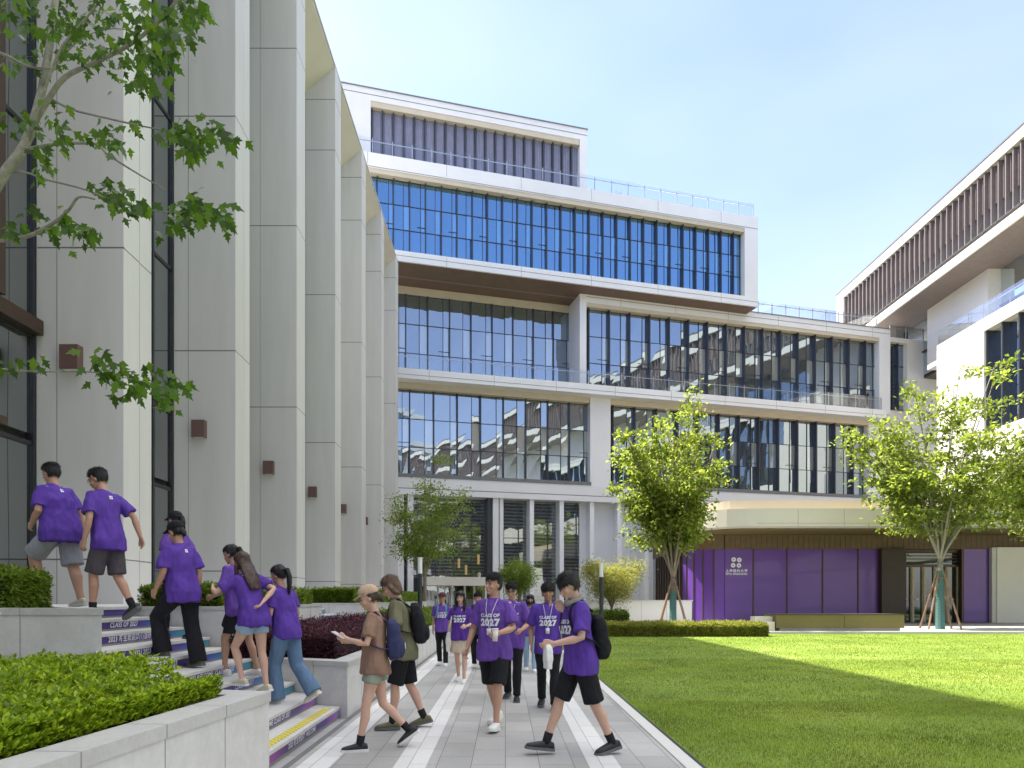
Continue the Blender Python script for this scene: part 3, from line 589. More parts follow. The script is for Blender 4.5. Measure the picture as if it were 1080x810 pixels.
# near tree on the left: limbs and drooping lobed leaves enter the frame
def PX(px, py, d): return V(((px-HX)/F*d, d, EYE + (HY-py)/F*d))
def near_tree():
    root = empty('tree', (-4.9, 5.0, .64), 'near tree whose pale branches and drooping lobed leaves hang into the upper left', 'tree')
    b = MB(); mk = lambda pts: [PX(*p) for p in pts]
    T = mk([(-172,640,5.0)]); base = V((-4.9,5.0,.6))
    b.tube([base, V((-4.92,5.0,1.6)), V((-4.86,5.0,2.6)), V((-4.7,5.0,3.5)), V((-4.55,5.02,4.3))], [.11,.10,.09,.075,.06], 10)
    L = []
    def limb(pts, r0, r1, sp=8):
        P = mk(pts); n = len(P); Q = []
        for i in range(n-1):
            a = P[max(i-1, 0)]; p, q = P[i], P[i+1]; c = P[min(i+2, n-1)]
            for j in range(4):
                t = j/4; Q.append(.5*((2*p) + (q-a)*t + (2*a-5*p+4*q-c)*t*t + (3*p-a-3*q+c)*t**3))
        Q.append(P[-1]); m = len(Q)-1; b.tube(Q, [r0+(r1-r0)*i/m for i in range(m+1)], sp); return Q
    l1 = limb([(-135,420,5.0),(-60,290,4.95),(0,190,4.9),(25,155,4.9),(42,105,4.92),(52,50,4.95),(60,-10,5.0),(72,-90,5.1)], .042, .018, 10)
    l2 = limb([(20,158,4.9),(48,110,4.85),(68,82,4.8),(100,66,4.7),(140,45,4.6),(176,14,4.5),(200,-20,4.4)], .020, .009)
    l3 = limb([(-40,50,5.0),(0,56,4.95),(30,70,4.9),(60,73,4.85)], .014, .006)
    l4 = limb([(25,158,4.9),(60,152,4.8),(100,152,4.7),(115,164,4.65),(150,186,4.6),(175,200,4.55)], .012, .004)
    l5 = limb([(50,102,4.9),(75,115,4.8),(110,124,4.7),(150,133,4.6),(185,140,4.55),(225,150,4.5)], .009, .003)
    l6 = limb([(-60,262,5.1),(0,254,5.0),(30,249,4.9),(55,236,4.85),(72,222,4.8),(83,208,4.75),(100,210,4.7)], .017, .006)
    l7 = limb([(-50,215,5.0),(12,182,4.95),(50,190,4.9),(90,200,4.75),(120,212,4.7),(160,222,4.6),(205,224,4.55)], .009, .003)
    l8 = limb([(-80,380,5.0),(0,389,4.9),(40,392,4.85),(90,392,4.75),(130,398,4.7),(185,410,4.6)], .008, .0025)
    l9 = limb([(30,150,4.9),(60,60,4.7),(90,20,4.6),(120,-15,4.5)], .010, .005)
    l10 = limb([(45,90,4.9),(80,45,5.0),(120,30,5.1),(160,40,5.1)], .006, .003)
    b.build('trunk', mat('grey_green_bark', (.28,.27,.20), .75, .25, 22, bump=.4, bscale=60), root, smooth=True)
    # leaf clusters (px, py, spread px, n, depth)
    cl = [(20,15,26,26,5.0),(60,10,30,26,4.9),(100,12,34,34,4.7),(150,15,34,44,4.6),(185,22,30,44,4.5),(205,5,14,14,4.45),(130,52,26,24,4.7),(160,62,24,40,4.6),(150,84,20,26,4.6),(170,42,22,24,4.6),(90,60,26,24,4.9),(60,50,26,24,5.0),(20,60,24,18,5.0),(70,30,26,22,5.0),
          (20,130,20,10,5.0),(50,122,22,16,4.8),(62,140,16,12,4.8),(108,142,16,14,4.65),(120,148,12,8,4.6),(140,130,10,7,4.6),
          (188,140,18,24,4.55),(215,140,20,34,4.5),(240,146,14,14,4.5),(205,160,14,12,4.5),(50,160,16,12,4.8),(45,180,14,8,4.8),
          (120,205,20,24,4.65),(135,215,16,16,4.6),(150,215,10,9,4.6),(185,232,18,28,4.55),(210,225,20,32,4.55),(235,228,16,20,4.5),(200,210,12,12,4.55),(100,195,10,7,4.7),
          (60,240,22,20,4.8),(82,248,16,16,4.8),(30,225,18,10,4.9),(95,245,10,8,4.75),(15,240,12,6,4.9),
          (105,376,12,10,4.7),(118,392,18,20,4.7),(150,400,18,20,4.65),(175,410,18,26,4.6),(188,404,12,12,4.6),(135,410,14,14,4.7),(12,385,14,8,4.9),(38,384,8,5,4.85)]
    V_ = []; shape = [(0,0),(.10,.13),(.42,.20),(.60,.52),(.56,.24),(.80,.30)][:0]
    half = [(0.0,.02),(.14,.13),(.34,.40),(.42,.16),(.62,.22),(.68,.10),(1.0,0.0)]
    prof = [(t, w) for t, w in half] + [(t, -w) for t, w in half[-2::-1]]
    rs = random.Random(5); stems = MB(); n0 = 0
    for (px, py, sp, n, d) in cl:
        for _ in range(int(n*1.35)):
            c = PX(px + rs.gauss(0, sp*.55), py + rs.gauss(0, sp*.42), d + rs.gauss(0, .16))
            dr = V((rs.gauss(.25,.55), rs.gauss(-.1,.5), -abs(rs.gauss(.75,.45)))).normalized(); s = rs.uniform(.055,.115)
            w = dr.cross(V((rs.gauss(0,.4), rs.gauss(-1,.5), rs.gauss(.3,.3)))).normalized(); nn = w.cross(dr)
            for t, q in prof: V_.append(c + dr*(t*s) + w*(q*s) - nn*(abs(q)*s*.28 + t*t*s*.16))
    qmesh('crown', np.array([tuple(p) for p in V_]), len(prof), leafmat('lobed_leaf', (.040,.088,.009), (.15,.30,.018), .42, .45, rough=.32, hue=((.07,.13,.012), .75)), root)
near_tree()

# ------------------------------------------------------------------ lamps
def lamp(x, y, label):
    root = empty('lamp_post', (x, y, 0), label, 'lamp post', 'slim lamp posts along the courtyard')
    MB().tube([(x,y,0),(x,y,2.62)], .105, 14).box(x-.17,x+.17,y-.17,y+.17,0,.03).build('pole', M['dmetal'], root)
    MB().tube([(x,y,2.63),(x,y,3.30)], .10, 14).build('lamp_shade', mat('frosted_lamp_glass', (.8,.8,.78), .3, .02), root)
    MB().tube([(x,y,3.301),(x,y,3.34)], .108, 14).build('cap', M['whitep'], root)
lamp(4.85, 34.5, 'slim dark lamp post with white cylinder top beside the pale bushy tree'); lamp(-3.75, 30.0, 'slim dark lamp post with white top by the slim green tree at the fins')

# ------------------------------------------------------------------ low wall, bench
lw = empty('low_wall', (8.5, 41, 0), 'low pale stone wall behind the wrapped young tree', 'wall')
MB().box(3.6, 11.2, 41, 41.4, 0, 1.38).build('wall', M['cladding'], lw); MB().box(3.55, 11.25, 40.96, 41.44, 1.381, 1.45).build('coping', M['coping'], lw)
j = MB()
for k in range(1, 5): j.box(3.6+1.52*k, 3.6+1.52*k+.015, 40.997, 41.05, 0, 1.38)
j.build('joint', M['joint2'], lw)
bn = empty('bench', (14.8, 30.8, 0), 'long olive bronze bench box on a grey stone plinth at the lawn edge', 'bench')
MB().box(12.2, 17.55, 30.35, 31.6, .03, .22).build('plinth', M['coping'], bn)
for a, b_ in ((12.0, 14.98), (15.0, 17.65)): MB().box(a, b_, 30.2, 31.7, .225, .80).build('seat_box', M['olive'], bn)
MB().box(11.98, 17.67, 30.18, 31.72, .803, .84).build('seat', M['darkwood'], bn)
MB().box(11.3, 11.96, 30.3, 31.4, .03, .50).box(11.2,11.98,30.6,31.2,.5,.72).build('step_block', M['cladw'], bn)
# ------------------------------------------------------------------ back building, turned about 15 degrees
TH = math.atan(.27); AX, AY = math.cos(TH), math.sin(TH); NX, NY = math.sin(TH), -math.cos(TH); D0 = 55.5
def FP(t, w, z): return (AX*t + NX*w, D0 + AY*t + NY*w, z)
def T(px, w=0):
    u = (px-HX)/F; return (u*(D0+NY*w) - NX*w)/(AX - u*AY)
def Z(px, py, w=0):
    return EYE + (HY-py)/F*(D0 + AY*T(px, w) + NY*w)
def fb(b, t0, t1, w0, w1, z0, z1, m=0):   # w0 inner, w1 outer
    return b.hexa([FP(t0,w1,z0),FP(t1,w1,z0),FP(t1,w0,z0),FP(t0,w0,z0),FP(t0,w1,z1),FP(t1,w1,z1),FP(t1,w0,z1),FP(t0,w0,z1)], m)
BB = empty('office_building', (0, 70, 0), 'stepped white office building with stacked window bands and glass railings behind the courtyard', 'building')
ts = T(335, 1.5)
# block 2 (w 1.5)
w2 = 1.5; t2e = T(799.5, w2); z2t = Z(799, 229, w2); z2b = Z(800, 323.7, w2); z2ot = Z(784, 240, w2); z2ob = Z(784, 312, w2); t2o = T(785.5, w2)
def bay_row(t0, t1, n, w, z0, z1, mg, rows=3, fin=.32, mull=2, fw=.07, side='window', finm='dmetal', extra=0, jit=.0):
    """n windows with a dark fin between and thin transoms; each bay is a window with its frame"""
    dt = (t1-t0)/n; rs = random.Random(int(abs(t0*10)+z0))
    for k in range(n):
        a, b_ = t0+dt*k, t0+dt*(k+1)
        g = MB(); qs = [a + (b_-a)*i/mull for i in range(mull+1)] if mull == 1 else ([a, a+(b_-a)*.62, b_] if k % 2 else [a, b_-(b_-a)*.30, b_])
        for i in range(len(qs)-1):
            for r in range(rows):
                za, zb = z0+(z1-z0)*r/rows, z0+(z1-z0)*(r+1)/rows; t_ = rs.gauss(0, jit)
                g.quad(FP(qs[i]+.01, w+t_, za+.01), FP(qs[i+1]-.01, w-t_, za+.01), FP(qs[i+1]-.01, w-t_+rs.gauss(0, jit), zb-.01), FP(qs[i]+.01, w+t_, zb-.01))
        win = g.build(side, mg, BB)
        f = MB(); fb(f, a-fw/2, a+fw/2, w-.1, w+fin, z0-.02, z1+.02)
        if k == n-1: fb(f, b_-fw/2, b_+fw/2, w-.1, w+fin, z0-.02, z1+.02)
        for i in range(1, len(qs)-1): fb(f, qs[i]-.02, qs[i]+.02, w-.05, w+.05, z0, z1)
        for r in range(0, rows+1):
            zz = z0+(z1-z0)*r/rows; fb(f, a+fw/2, b_-fw/2, w-.05, w+.045, zz-.025, zz+.025)
        if k % 2 == 0 and rows > 1: fb(f, a+(b_-a)*.5-.02, b_-fw/2, w-.05, w+.05, z0+(z1-z0)/rows+.35, z0+(z1-z0)/rows+.38)
        f.build('window_frame', M[finm], win)
def part(name, mk, fn, parent=None):
    b = MB(); fn(b); return b.build(name, M[mk], parent or BB)
def band_joints(b, t0, t1, w, z0, z1, step):
    t = t0+step*.6
    while t < t1: fb(b, t, t+.025, w-.05, w+.003, z0, z1); t += step
# structure fill
part('core_wall', 'cladding', lambda b: (fb(b, ts-1, T(935), -26, -3.2, 0, z2b-.02), fb(b, T(603, -2.6), T(935), -3.3, -.75, 0, Z(933,346.7)-.1), fb(b, ts-1, t2e-.05, -24, w2-.75, z2b+.35, z2t-.1)))
zt1 = Z(619, 137, -1); t1e = T(619.5, -1); z1o = Z(611, 147, -1)
part('core_wall', 'cladding', lambda b: fb(b, ts-1, t1e-.03, -20, -1.7, z2t-.05, zt1-.05))
def s2(b):
    fb(b, ts-1, t2e, -14, w2, z2ot+.0, z2t); fb(b, ts-1, t2e, -14, w2, z2b, z2ob); fb(b, t2o, t2e, -14, w2-.001, z2ob+.001, z2ot-.001)
part('white_frame', 'cladding', s2)
def tr2(b):
    fb(b, ts-1, t2e, w2-.3, w2+.012, z2ot-.0+.06, z2ot+.10); fb(b, ts-1, t2e, w2-.3, w2+.012, z2b+.40, z2b+.43)
    band_joints(b, ts, t2e, w2, z2t-.9, z2t, 6.0); band_joints(b, ts, t2e, w2, z2b, z2ob, 6.0)
part('trim_line', 'joint', tr2)
part('soffit', 'beige', lambda b: fb(b, ts-1, t2o-.01, w2-.72, w2-.05, z2ot-.35, z2ot-.004))
part('soffit', 'brown', lambda b: (fb(b, ts-1, t2e-.15, -3.1, w2-.15, z2b-.06, z2b-.002)))
part('trim_line', 'brown2', lambda b: (fb(b, ts-1, T(640,0), -1.0, -.8, z2b-.075, z2b-.061),))
n2 = 28; tb = T(785, w2-.6); ta = tb - (T(785,w2-.6)-T(389,w2-.6))*28/26.5
bay_row(ta, tb, n2, w2-.6, z2ob+.02, z2ot-.36, M['glassB'], 3, .28, 2, .075, jit=.006)
# top block (w -1)
def s1(b):
    fb(b, ts-1, t1e, -14, -1, z1o, zt1); fb(b, T(611.5,-1), t1e, -14, -1.002, z2t+.001, z1o-.001); fb(b, ts-1, T(391,-1), -14, -1.004, z2t+.002, z1o-.002)
part('white_frame', 'cladding', s1)
part('trim_line', 'joint', lambda b: (fb(b, ts-1, t1e, -1.5, -.98, zt1-.5, zt1-.46), fb(b, ts-1, t1e+.05, -14, -.93, zt1+.001, zt1+.08)))
part('soffit', 'beige', lambda b: fb(b, T(391,-1), T(611,-1), -1.68, -1.04, z1o-.45, z1o-.004))
la, lb_ = T(392,-1.6), T(611,-1.6); zl0 = z2t+1.7; nL = 21
bay_row(la, lb_, nL, -1.6, z2t+.05, zl0, M['glassB'], 1, .30, 1, .09)
for k in range(nL):
    a = la + (lb_-la)*k/nL; e = la + (lb_-la)*(k+1)/nL; b = MB(); fb(b, a+.06, e-.06, -1.69, -1.55, zl0+.03, z1o-.46)
    for q in (.25, .5, .75): fb(b, a+(e-a)*q-.03, a+(e-a)*q+.03, -1.55, -1.47, zl0+.03, z1o-.46)
    p_ = b.build('louvre_panel', M['louv'], BB); f = MB(); fb(f, a-.05, a+.05, -1.7, -1.25, zl0, z1o-.46); f.build('fin', M['dmetal'], p_)
# railings
def railing(t0, t1, w, z, h=1.15, step=1.45):
    b = MB(); n = max(2, int((t1-t0)/step))
    for k in range(n+1):
        t = t0+(t1-t0)*k/n; fb(b, t-.03, t+.03, w-.08, w-.02, z, z+h)
    fb(b, t0, t1, w-.07, w-.02, z+h-.22, z+h-.17); r = b.build('railing', M['steel'], BB)
    g = MB(); fb(g, t0, t1, w-.01, w+.002, z+.02, z+h+.05); g.build('railing_glass', M['rail'], r)
railing(ts-2, T(795,w2-.1), w2-.12, z2t+.0)
# block 3 right (w 0)
z3t = Z(933, 346.9); z3ot = Z(926, 356); t3e = T(939); t3o = T(927.5); t3s = T(611.5); t3i = T(618.5)
wS = 1.0; zSt = Z(622, 405, wS); zSb = Z(622, 415, wS)
def s3(b):
    fb(b, t3s, t3e, -14, 0, z3ot, z3t); fb(b, t3s, t3i, -3.1, -.001, zSt+.001, z3ot-.001); fb(b, t3o, t3e, -14, -.001, zSt+.001, z3ot-.001)
    fb(b, ts-1, T(935,wS), -14, wS, zSb, zSt)
part('white_frame', 'cladding', s3)
def tr3(b):
    fb(b, t3i, t3e, -.3, .012, z3ot+.45, z3ot+.49); fb(b, t3i, t3e+.03, -10, .06, z3t+.001, z3t+.07); fb(b, ts-1, T(935,wS), wS-.3, wS+.012, zSb+.28, zSb+.31); band_joints(b, ts, T(935,wS), wS, zSb, zSt, 5.2); band_joints(b, t3i, t3e, 0, z3ot, z3t, 5.2)
part('trim_line', 'joint', tr3)
part('soffit', 'beige', lambda b: (fb(b, t3i+.01, t3o-.01, -.72, -.04, z3ot-.33, z3ot-.004),))
bay_row(T(619.5,-.6), T(927,-.6), 16, -.6, zSt+.05, z3ot-.34, M['glassW'], 3, .40, 2, .09, jit=.012)
zrt = Z(602, 331, -2.6)
part('soffit', 'beige', lambda b: fb(b, ts-1, t3s-.02, -3.15, -2.45, zrt, z2b-.07))
bay_row(T(404,-2.6), T(604,-2.6), 9, -2.6, zSt+.05, zrt-.01, M['glassW'], 3, .2, 2, .08, jit=.012)
railing(ts-2, T(930,wS-.1), wS-.1, zSt)
railing(T(800,-.3), T(925,-.3), -.3, z3t+.07)
# level 2
zg = Z(623, 529, .3); z2s = Z(623, 512, .3); zLt = zSb-.45
def sL(b):
    fb(b, T(622.5), T(644), -3, 0, z2s, zSb-.001); fb(b, T(916), T(931), -14, 0, zg*.0+z2s, zSb-.001); fb(b, ts-1, T(931,.3), -14, .3, zg, z2s)
part('white_frame', 'cladding', sL)
part('trim_line', 'joint', lambda b: (fb(b, ts-1, T(931,.3), .0, .312, zg+.45, zg+.50), fb(b, T(644), T(916), -.2, .35, z2s+.001, z2s+.28), fb(b, ts-1, T(622), -.2, .35, z2s+.001, z2s+.28)))
part('soffit', 'beige', lambda b: (fb(b, ts-1, T(622)-.01, -.72, -.03, zLt, zSb-.003), fb(b, T(644)+.01, T(916)-.01, -.72, -.03, zLt, zSb-.003)))
bay_row(T(406,-.6), T(622.3,-.6), 9, -.6, z2s+.28, zLt-.01, M['glassW'], 3, .22, 2, .09, jit=.012)
bay_row(T(644.7,-.6), T(915.6,-.6), 13, -.6, z2s+.28, zLt-.01, M['glassW'], 3, .42, 2, .10, jit=.012)
# ground floor
for i, (a, e) in enumerate(((T(421,.1),T(426,.1)), (T(430,.1),T(436,.1)), (T(520,.1),T(526,.1)), (T(527,.1),T(531,.1)))): part('column', 'cladding', lambda b: fb(b, a, e, -1.2, .1-.002*(i%2), 0, zg-.003))
for px in (561, 592.5, 624.5, 653.5, 682, 708, 735, 765, 795, 825): part('column', 'whitep', lambda b: fb(b, T(px-2.2,.1), T(px+2.2,.1), -1.0, .1, 0, zg-.003))
part('column', 'dmetal', lambda b: (fb(b, T(514.5), T(519), -1.5, -.1, 0, zg-.005),))
bay_row(T(400,-1.3), T(516,-1.3), 6, -1.3, 3.2, zg-.02, M['glassG'], 3, .08, 1, .06)
bay_row(T(531,-.9), T(735,-.9), 14, -.9, .4, zg-.02, M['glassG'], 3, .08, 1, .06)
part('core_wall', 'dmetal', lambda b: fb(b, T(398,-1.4), T(860,-1.4), -2.5, -1.4, 0, zg-.01))
def ent(b): fb(b, T(447,1.6), T(513.5,1.6), -1.0, 1.6, Z(480,617.5,1.6), Z(480,608.5,1.6)); 
ec = part('entrance_canopy', 'cladw', ent)
def doorf(b):
    z = Z(480,617.5,1.6)-.004
    for px in (448, 462, 476, 490, 500, 512): fb(b, T(px,.2)-.07, T(px,.2)+.07, .05, .35, 0, z)
part('door_frame', 'warmwhite', doorf)
for a, e in ((448,462),(462,476),(476,490),(490,500),(500,512)): part('door', 'glassD', lambda b: b.quad(FP(T(a,.2),.2,0), FP(T(e,.2),.2,0), FP(T(e,.2),.2,3.0), FP(T(a,.2),.2,3.0)))
for px, py in ((484,594),(491.5,601),(504.5,590)):
    MB().tube([PX(px,py+5,51.5), PX(px,py-5,51.5)], .09, 8).build('pendant_lamp', mat('warm_pendant', (.7,.45,.15), .4, .02), BB)
MB().box(-3.2,-2.9,50.7,50.9,5.7,5.75)
# roof plant pots on block 2 terrace
for k, (px, h) in enumerate(((647,1.0),(660,.8),(663,.5),(785,.6))):
    t = T(px, -1); p = FP(t, -.3, z2t); r = empty('roof_shrub', p, ['bushy shrub against the sky on the roof terrace','thin shrub right of the bushy one on the roof terrace','smallest shrub in the middle of the roof terrace','little plant at the right end of the roof terrace'][k], 'shrub', 'roof terrace plants')
    n = 260; q = rng.normal(0, 1, (n, 3))*np.array([.22,.22,.3*h])+np.array(p)+np.array([0,0,.55*h]); qmesh('leaves', leaves(q, np.full(n,.14)), 4, LT3, r)
    MB().tube([V(p), V(p)+V((0,0,.35*h))], .16, 8).build('pot', M['dmetal'], r)

# connecting block to the right
CB = empty('link_building', (30, 66, 0), 'small white link block with glass rail between the two large buildings', 'building')
BB_, BB = BB, CB
wq = -.5; zc = Z(957, 357.5, wq); tc0, tc1 = T(925,wq), T(990,wq)
part('wall', 'warmwhite', lambda b: (fb(b, T(957,wq), tc1, -18, wq, 0, zc-.003), fb(b, tc0, tc1, -18, wq-.002, zc-.0-.45, zc+.0), fb(b, tc0, T(958,wq), -18, wq-.6, 0, zc-.5)))
bay_row(T(932,wq-.5), T(957,wq-.5), 2, wq-.5, Z(940,430,wq), zc-.47, M['glassW'], 3, .3, 1, .12)
railing(T(940,wq), tc1, wq-.1, zc, 1.2)
BB = BB_

# ------------------------------------------------------------------ right building, parallel to the path
RB = empty('right_building', (40, 30, 0), 'bright white building with brown louvres and an overhanging top floor on the right', 'building')
XR = 37.0; zr = EYE + 320*XR/349
def zx(px, py, X): return EYE + (HY-py)*X/(px-HX)
y_end = XR*F/349
zro = zx(1078, 145, XR); zlb = zx(1078, 217, XR); zrb = zx(1078, 227.5, XR)
b = MB(); b.box(XR, XR+18, -45, y_end, zro, zr); b.box(XR, XR+18, -45, y_end, zrb, zlb); b.box(XR+.002, XR+18, y_end-1.55, y_end-.002, zlb+.002, zro-.002)
b.build('white_frame', M['warmwhite'], RB)
b = MB(); b.box(XR-.06, XR+.3, -45, y_end+.03, zr+.001, zr+.12); b.box(XR-.012, XR+.2, -45, y_end-1.6, zlb+.30, zlb+.33); b.build('trim_line', M['joint'], RB)
MB().box(XR+.2, XR+5, -45, y_end-.2, zrb-.06, zrb-.002).build('soffit', M['brown2'], RB)
MB().box(XR+.8, XR+17, -45, y_end-1.7, zlb-.3, zro+.3).build('core_wall', M['louvb'], RB)
yb = y_end-1.6; hm = zlb + (zro-zlb)*.40
k = 0; y = yb
while y > 41.5:
    g = MB(); g.quad((XR+.55,y-.75,zlb+.05),(XR+.55,y,zlb+.05),(XR+.55,y,hm),(XR+.55,y-.75,hm)); w = g.build('window', M['glassW'], RB)
    f = MB(); f.box(XR+.12, XR+.7, y-.10, y, zlb+.003, zro-.003); f.build('fin', M['louvb'], w)
    p = MB(); p.box(XR+.42, XR+.7, y-.70, y-.11, hm+.01, zro-.25)
    for q in (.27,.48): p.box(XR+.34, XR+.42, y-q-.04, y-q, hm+.01, zro-.25)
    p.build('louvre_panel', M['brown2'], RB); y -= .75; k += 1
b = MB(); b.box(XR+.5, XR+.7, -45, y, hm, zro-.003); 
g = MB(); g.quad((XR+.55,-45,zlb+.05),(XR+.55,y,zlb+.05),(XR+.55,y,hm),(XR+.55,-45,hm)); g.build('window_band', M['glassW'], RB)
while y > -45: b.box(XR+.12, XR+.56, y-.1, y, zlb, zro-.01); y -= .75
b.build('louvre_band', M['brown2'], RB)
# middle storey set back and lower block
XM = 40.0; XL = 37.5; zlt = zx(1078, 312, XL); yL = XL*F/455
def seg(y0, y1): return MB().box(XM, XM+14, y0, y1, zlt-.3, zrb-.05)
seg(XM*F/(1042-HX), XM*F/(978-HX)).build('wall', M['warmwhite'], RB); seg(-45, 45).build('wall', M['warmwhite'], RB)
MB().box(XM+1.2, XM+14, 45, y_end, zlt-.3, zrb-.07).build('core_wall', M['bronze'], RB)
for y0, y1 in ((45, 48.5), (48.6, 52), (52.1, XM*F/(1042-HX)-.05), (XM*F/(978-HX)+.1, 70), (70.1, 75)):
    MB().quad((XM+1.1,y0,zlt),(XM+1.1,y1,zlt),(XM+1.1,y1,zrb-.1),(XM+1.1,y0,zrb-.1)).build('window', M['glassW'], RB)
    MB().box(XM+.9, XM+1.15, y0-.08, y0+.08, zlt, zrb-.1).box(XM+.9,XM+1.15,y0,y1,zlt+2.2,zlt+2.3).build('window_frame', M['bronze'], RB)
b = MB(); b.box(XL, XL+16, -45, yL, zlt-1.0, zlt); b.box(XL+.001, XL+16, 53.5, yL-.001, 6.1, zlt-1.001); b.box(XL+.9, XL+16, -45, 53.6, 6.1, zlt-1.0)
b.box(XL+.002, XL+1, -45, 53.5, 12.1, 14.6); b.box(XL+.002, XL+1, -45, 53.5, 5.0, 7.0); b.build('wall', M['warmwhite'], RB)
MB().box(XL-.01, XL+.1, -45, yL+.01, zlt-.35, zlt-.31).build('trim_line', M['joint'], RB)
k = 0
for z0, z1 in ((14.6, zlt-1.001), (7.0, 12.1)):
    y = 53.5
    while y > 38:
        w = MB().quad((XL+.7,y-1.7,z0),(XL+.7,y,z0),(XL+.7,y,z1),(XL+.7,y-1.7,z1)).build('window', M['glassW'], RB)
        MB().box(XL+.15, XL+.75, y-.14, y, z0, z1).box(XL+.6,XL+.75,y-1.7,y-.14,(z0+z1)/2,(z0+z1)/2+.06).build('window_frame', M['dmetal'], w); y -= 1.7
    MB().quad((XL+.7,-45,z0),(XL+.7,y,z0),(XL+.7,y,z1),(XL+.7,-45,z1)).build('window_band', M['glassW'], RB)
    b = MB()
    while y > -45: b.box(XL+.15, XL+.75, y-.14, y, z0, z1); y -= 1.7
    b.build('fin_row', M['dmetal'], RB)
b = MB(); y = yL-.1
while y > 34: b.box(XL+.05, XL+.09, y-.04, y, zlt, zlt+1.15); y -= 1.4
b.box(XL+.04, XL+.1, 34, yL-.1, zlt+.93, zlt+.98); r = b.build('railing', M['steel'], RB); MB().box(XL+.02, XL+.032, 34, yL-.1, zlt+.02, zlt+1.2).build('railing_glass', M['rail'], r)

# ------------------------------------------------------------------ retail pavilion under the canopy
PV = empty('pavilion', (22, 44, 0), 'ground floor pavilion with purple panels and timber lintel under a cream canopy', 'building')
def arc(cx, cy, r, a0, a1, n): return [(cx+r*math.cos(R(a0+(a1-a0)*k/n)), cy+r*math.sin(R(a0+(a1-a0)*k/n))) for k in range(n+1)]
ZC0, ZC1 = 5.62, 6.62
out = [(60,38.5)] ; fr_ = arc(14.2, 42.0, 3.5, -90, -180, 10)   # rounded corner
front = [(60,38.5)] + fr_ + [(10.7,54)]
poly = list(reversed([(60,54)] + front))   # ccw?
def area(p): return sum(p[i][0]*p[(i+1)%len(p)][1]-p[(i+1)%len(p)][0]*p[i][1] for i in range(len(p)))/2
if area(poly) < 0: poly.reverse()
MB().prism(poly, ZC0, ZC1).build('canopy', M['cladw'], PV)
ins = [(60,39.6)] + arc(14.2,42.0,2.4,-90,-180,10) + [(11.8,54)]; p2 = [(60,54)]+ins; p2 = p2 if area(p2) > 0 else p2[::-1]
MB().prism(p2, ZC1+.001, ZC1+.62).build('canopy_upstand', M['beige'], PV)
j = MB()
for x in np.arange(16.5, 45, 2.6): j.box(x, x+.025, 38.497, 38.56, ZC0, ZC1)
j.box(14.2, 60, 38.496, 38.6, ZC0+.16, ZC0+.18); j.build('joint', M['joint2'], PV)
MB().prism(p2, ZC0-.06, ZC0-.002).build('soffit', M['olive'], PV)
# body: front face y=43; curved left corner
YF = 43.0; xa = (764-HX)/F*YF; 
body = [(xa+.0, YF+.08)] + arc(xa, YF+.08+2.1, 2.1, -90, -180, 7)[1:] + [(xa-2.1, 54), (60,54), (60,47), (29.6,47), (29.6,YF+.08+1.7), ((1015-HX)/F*YF-.0,YF+1.8), ((953-HX)/F*YF,YF+1.8), ((953-HX)/F*YF,YF+.08)]
bodyc = body if area(body) > 0 else body[::-1]
cor = [(xa,YF)] + arc(xa, YF+2.1, 2.1, -90, -180, 5)[1:]
lint = MB(); zl = 4.66
def wallstrip(b, pts, z0, z1, th, m=0):
    for (x0,y0),(x1,y1) in zip(pts[:-1], pts[1:]):
        d = V((x1-x0, y1-y0)).normalized(); n = V((d.y, -d.x)); 
        if n.y > .1 or n.x > .6: n = -n
        b.hexa([(x0,y0,z0),(x1,y1,z0),(x1-n.x*th,y1-n.y*th,z0),(x0-n.x*th,y0-n.y*th,z0),(x0,y0,z1),(x1,y1,z1),(x1-n.x*th,y1-n.y*th,z1),(x0-n.x*th,y0-n.y*th,z1)] , m)
wallstrip(lint, [(60,YF-.05),(xa,YF-.05)], zl, ZC0-.07, .5); wallstrip(lint, [(x-.04,y-.03) for x, y in cor], zl, ZC0-.07, .4); lint.box(xa-2.15, xa-1.6, YF+2.1, 54, zl, ZC0-.07)
ln = lint.build('lintel', M['wood'], PV)
sl_ = MB()
for x in np.arange(xa, 50, .33): sl_.box(x, x+.03, YF-.062, YF-.03, zl, ZC0-.08)
sl_.build('lintel_groove', M['bronze'], ln)
def pane(x0, x1):
    p = MB().box(x0+.03, x1-.03, YF, YF+.12, .05, zl-.004).build('purple_panel', M['purple'], PV); MB().box(x1-.035, x1+.035, YF-.05, YF+.14, .03, zl-.002).build('panel_frame', M['bronze'], p); return p
pxs = [764, 794.5, 830, 867.5, 905, 926.5]
pp = [pane((a-HX)/F*YF, (e-HX)/F*YF) for a, e in zip(pxs[:-1], pxs[1:])]
for k, ((x0,y0),(x1,y1)) in enumerate(zip(cor[:-1], cor[1:])):
    b = MB(); wallstrip(b, [(x0,y0),(x1,y1)], .05, zl-.004, .12); p = b.build('purple_panel', M['purple'], PV); MB().tube([(x1,y1-.02,.03),(x1,y1-.02,zl)], .05, 6).build('panel_frame', M['bronze'], p)
MB().box(xa-2.1, xa-1.9, YF+2.15, 54, .03, zl).build('side_glazing', M['glassD'], PV)
b = MB()
for y in np.arange(YF+2.5, 53, .8): b.box(xa-2.18, xa-2.1, y, y+.12, .03, zl)
b.build('side_fins', M['bronze'], PV)
MB().box((926.8-HX)/F*YF, (952.5-HX)/F*YF, YF-.35, YF+2.0, .03, zl-.005).build('portal_wall', M['darkwood'], PV)
MB().box(xa, 60, YF+1.85, YF+2.2, 0, zl).box(xa-1.6, xa+1, YF+2.2, 54, 0, zl).build('inner_wall', M['bronze'], PV)
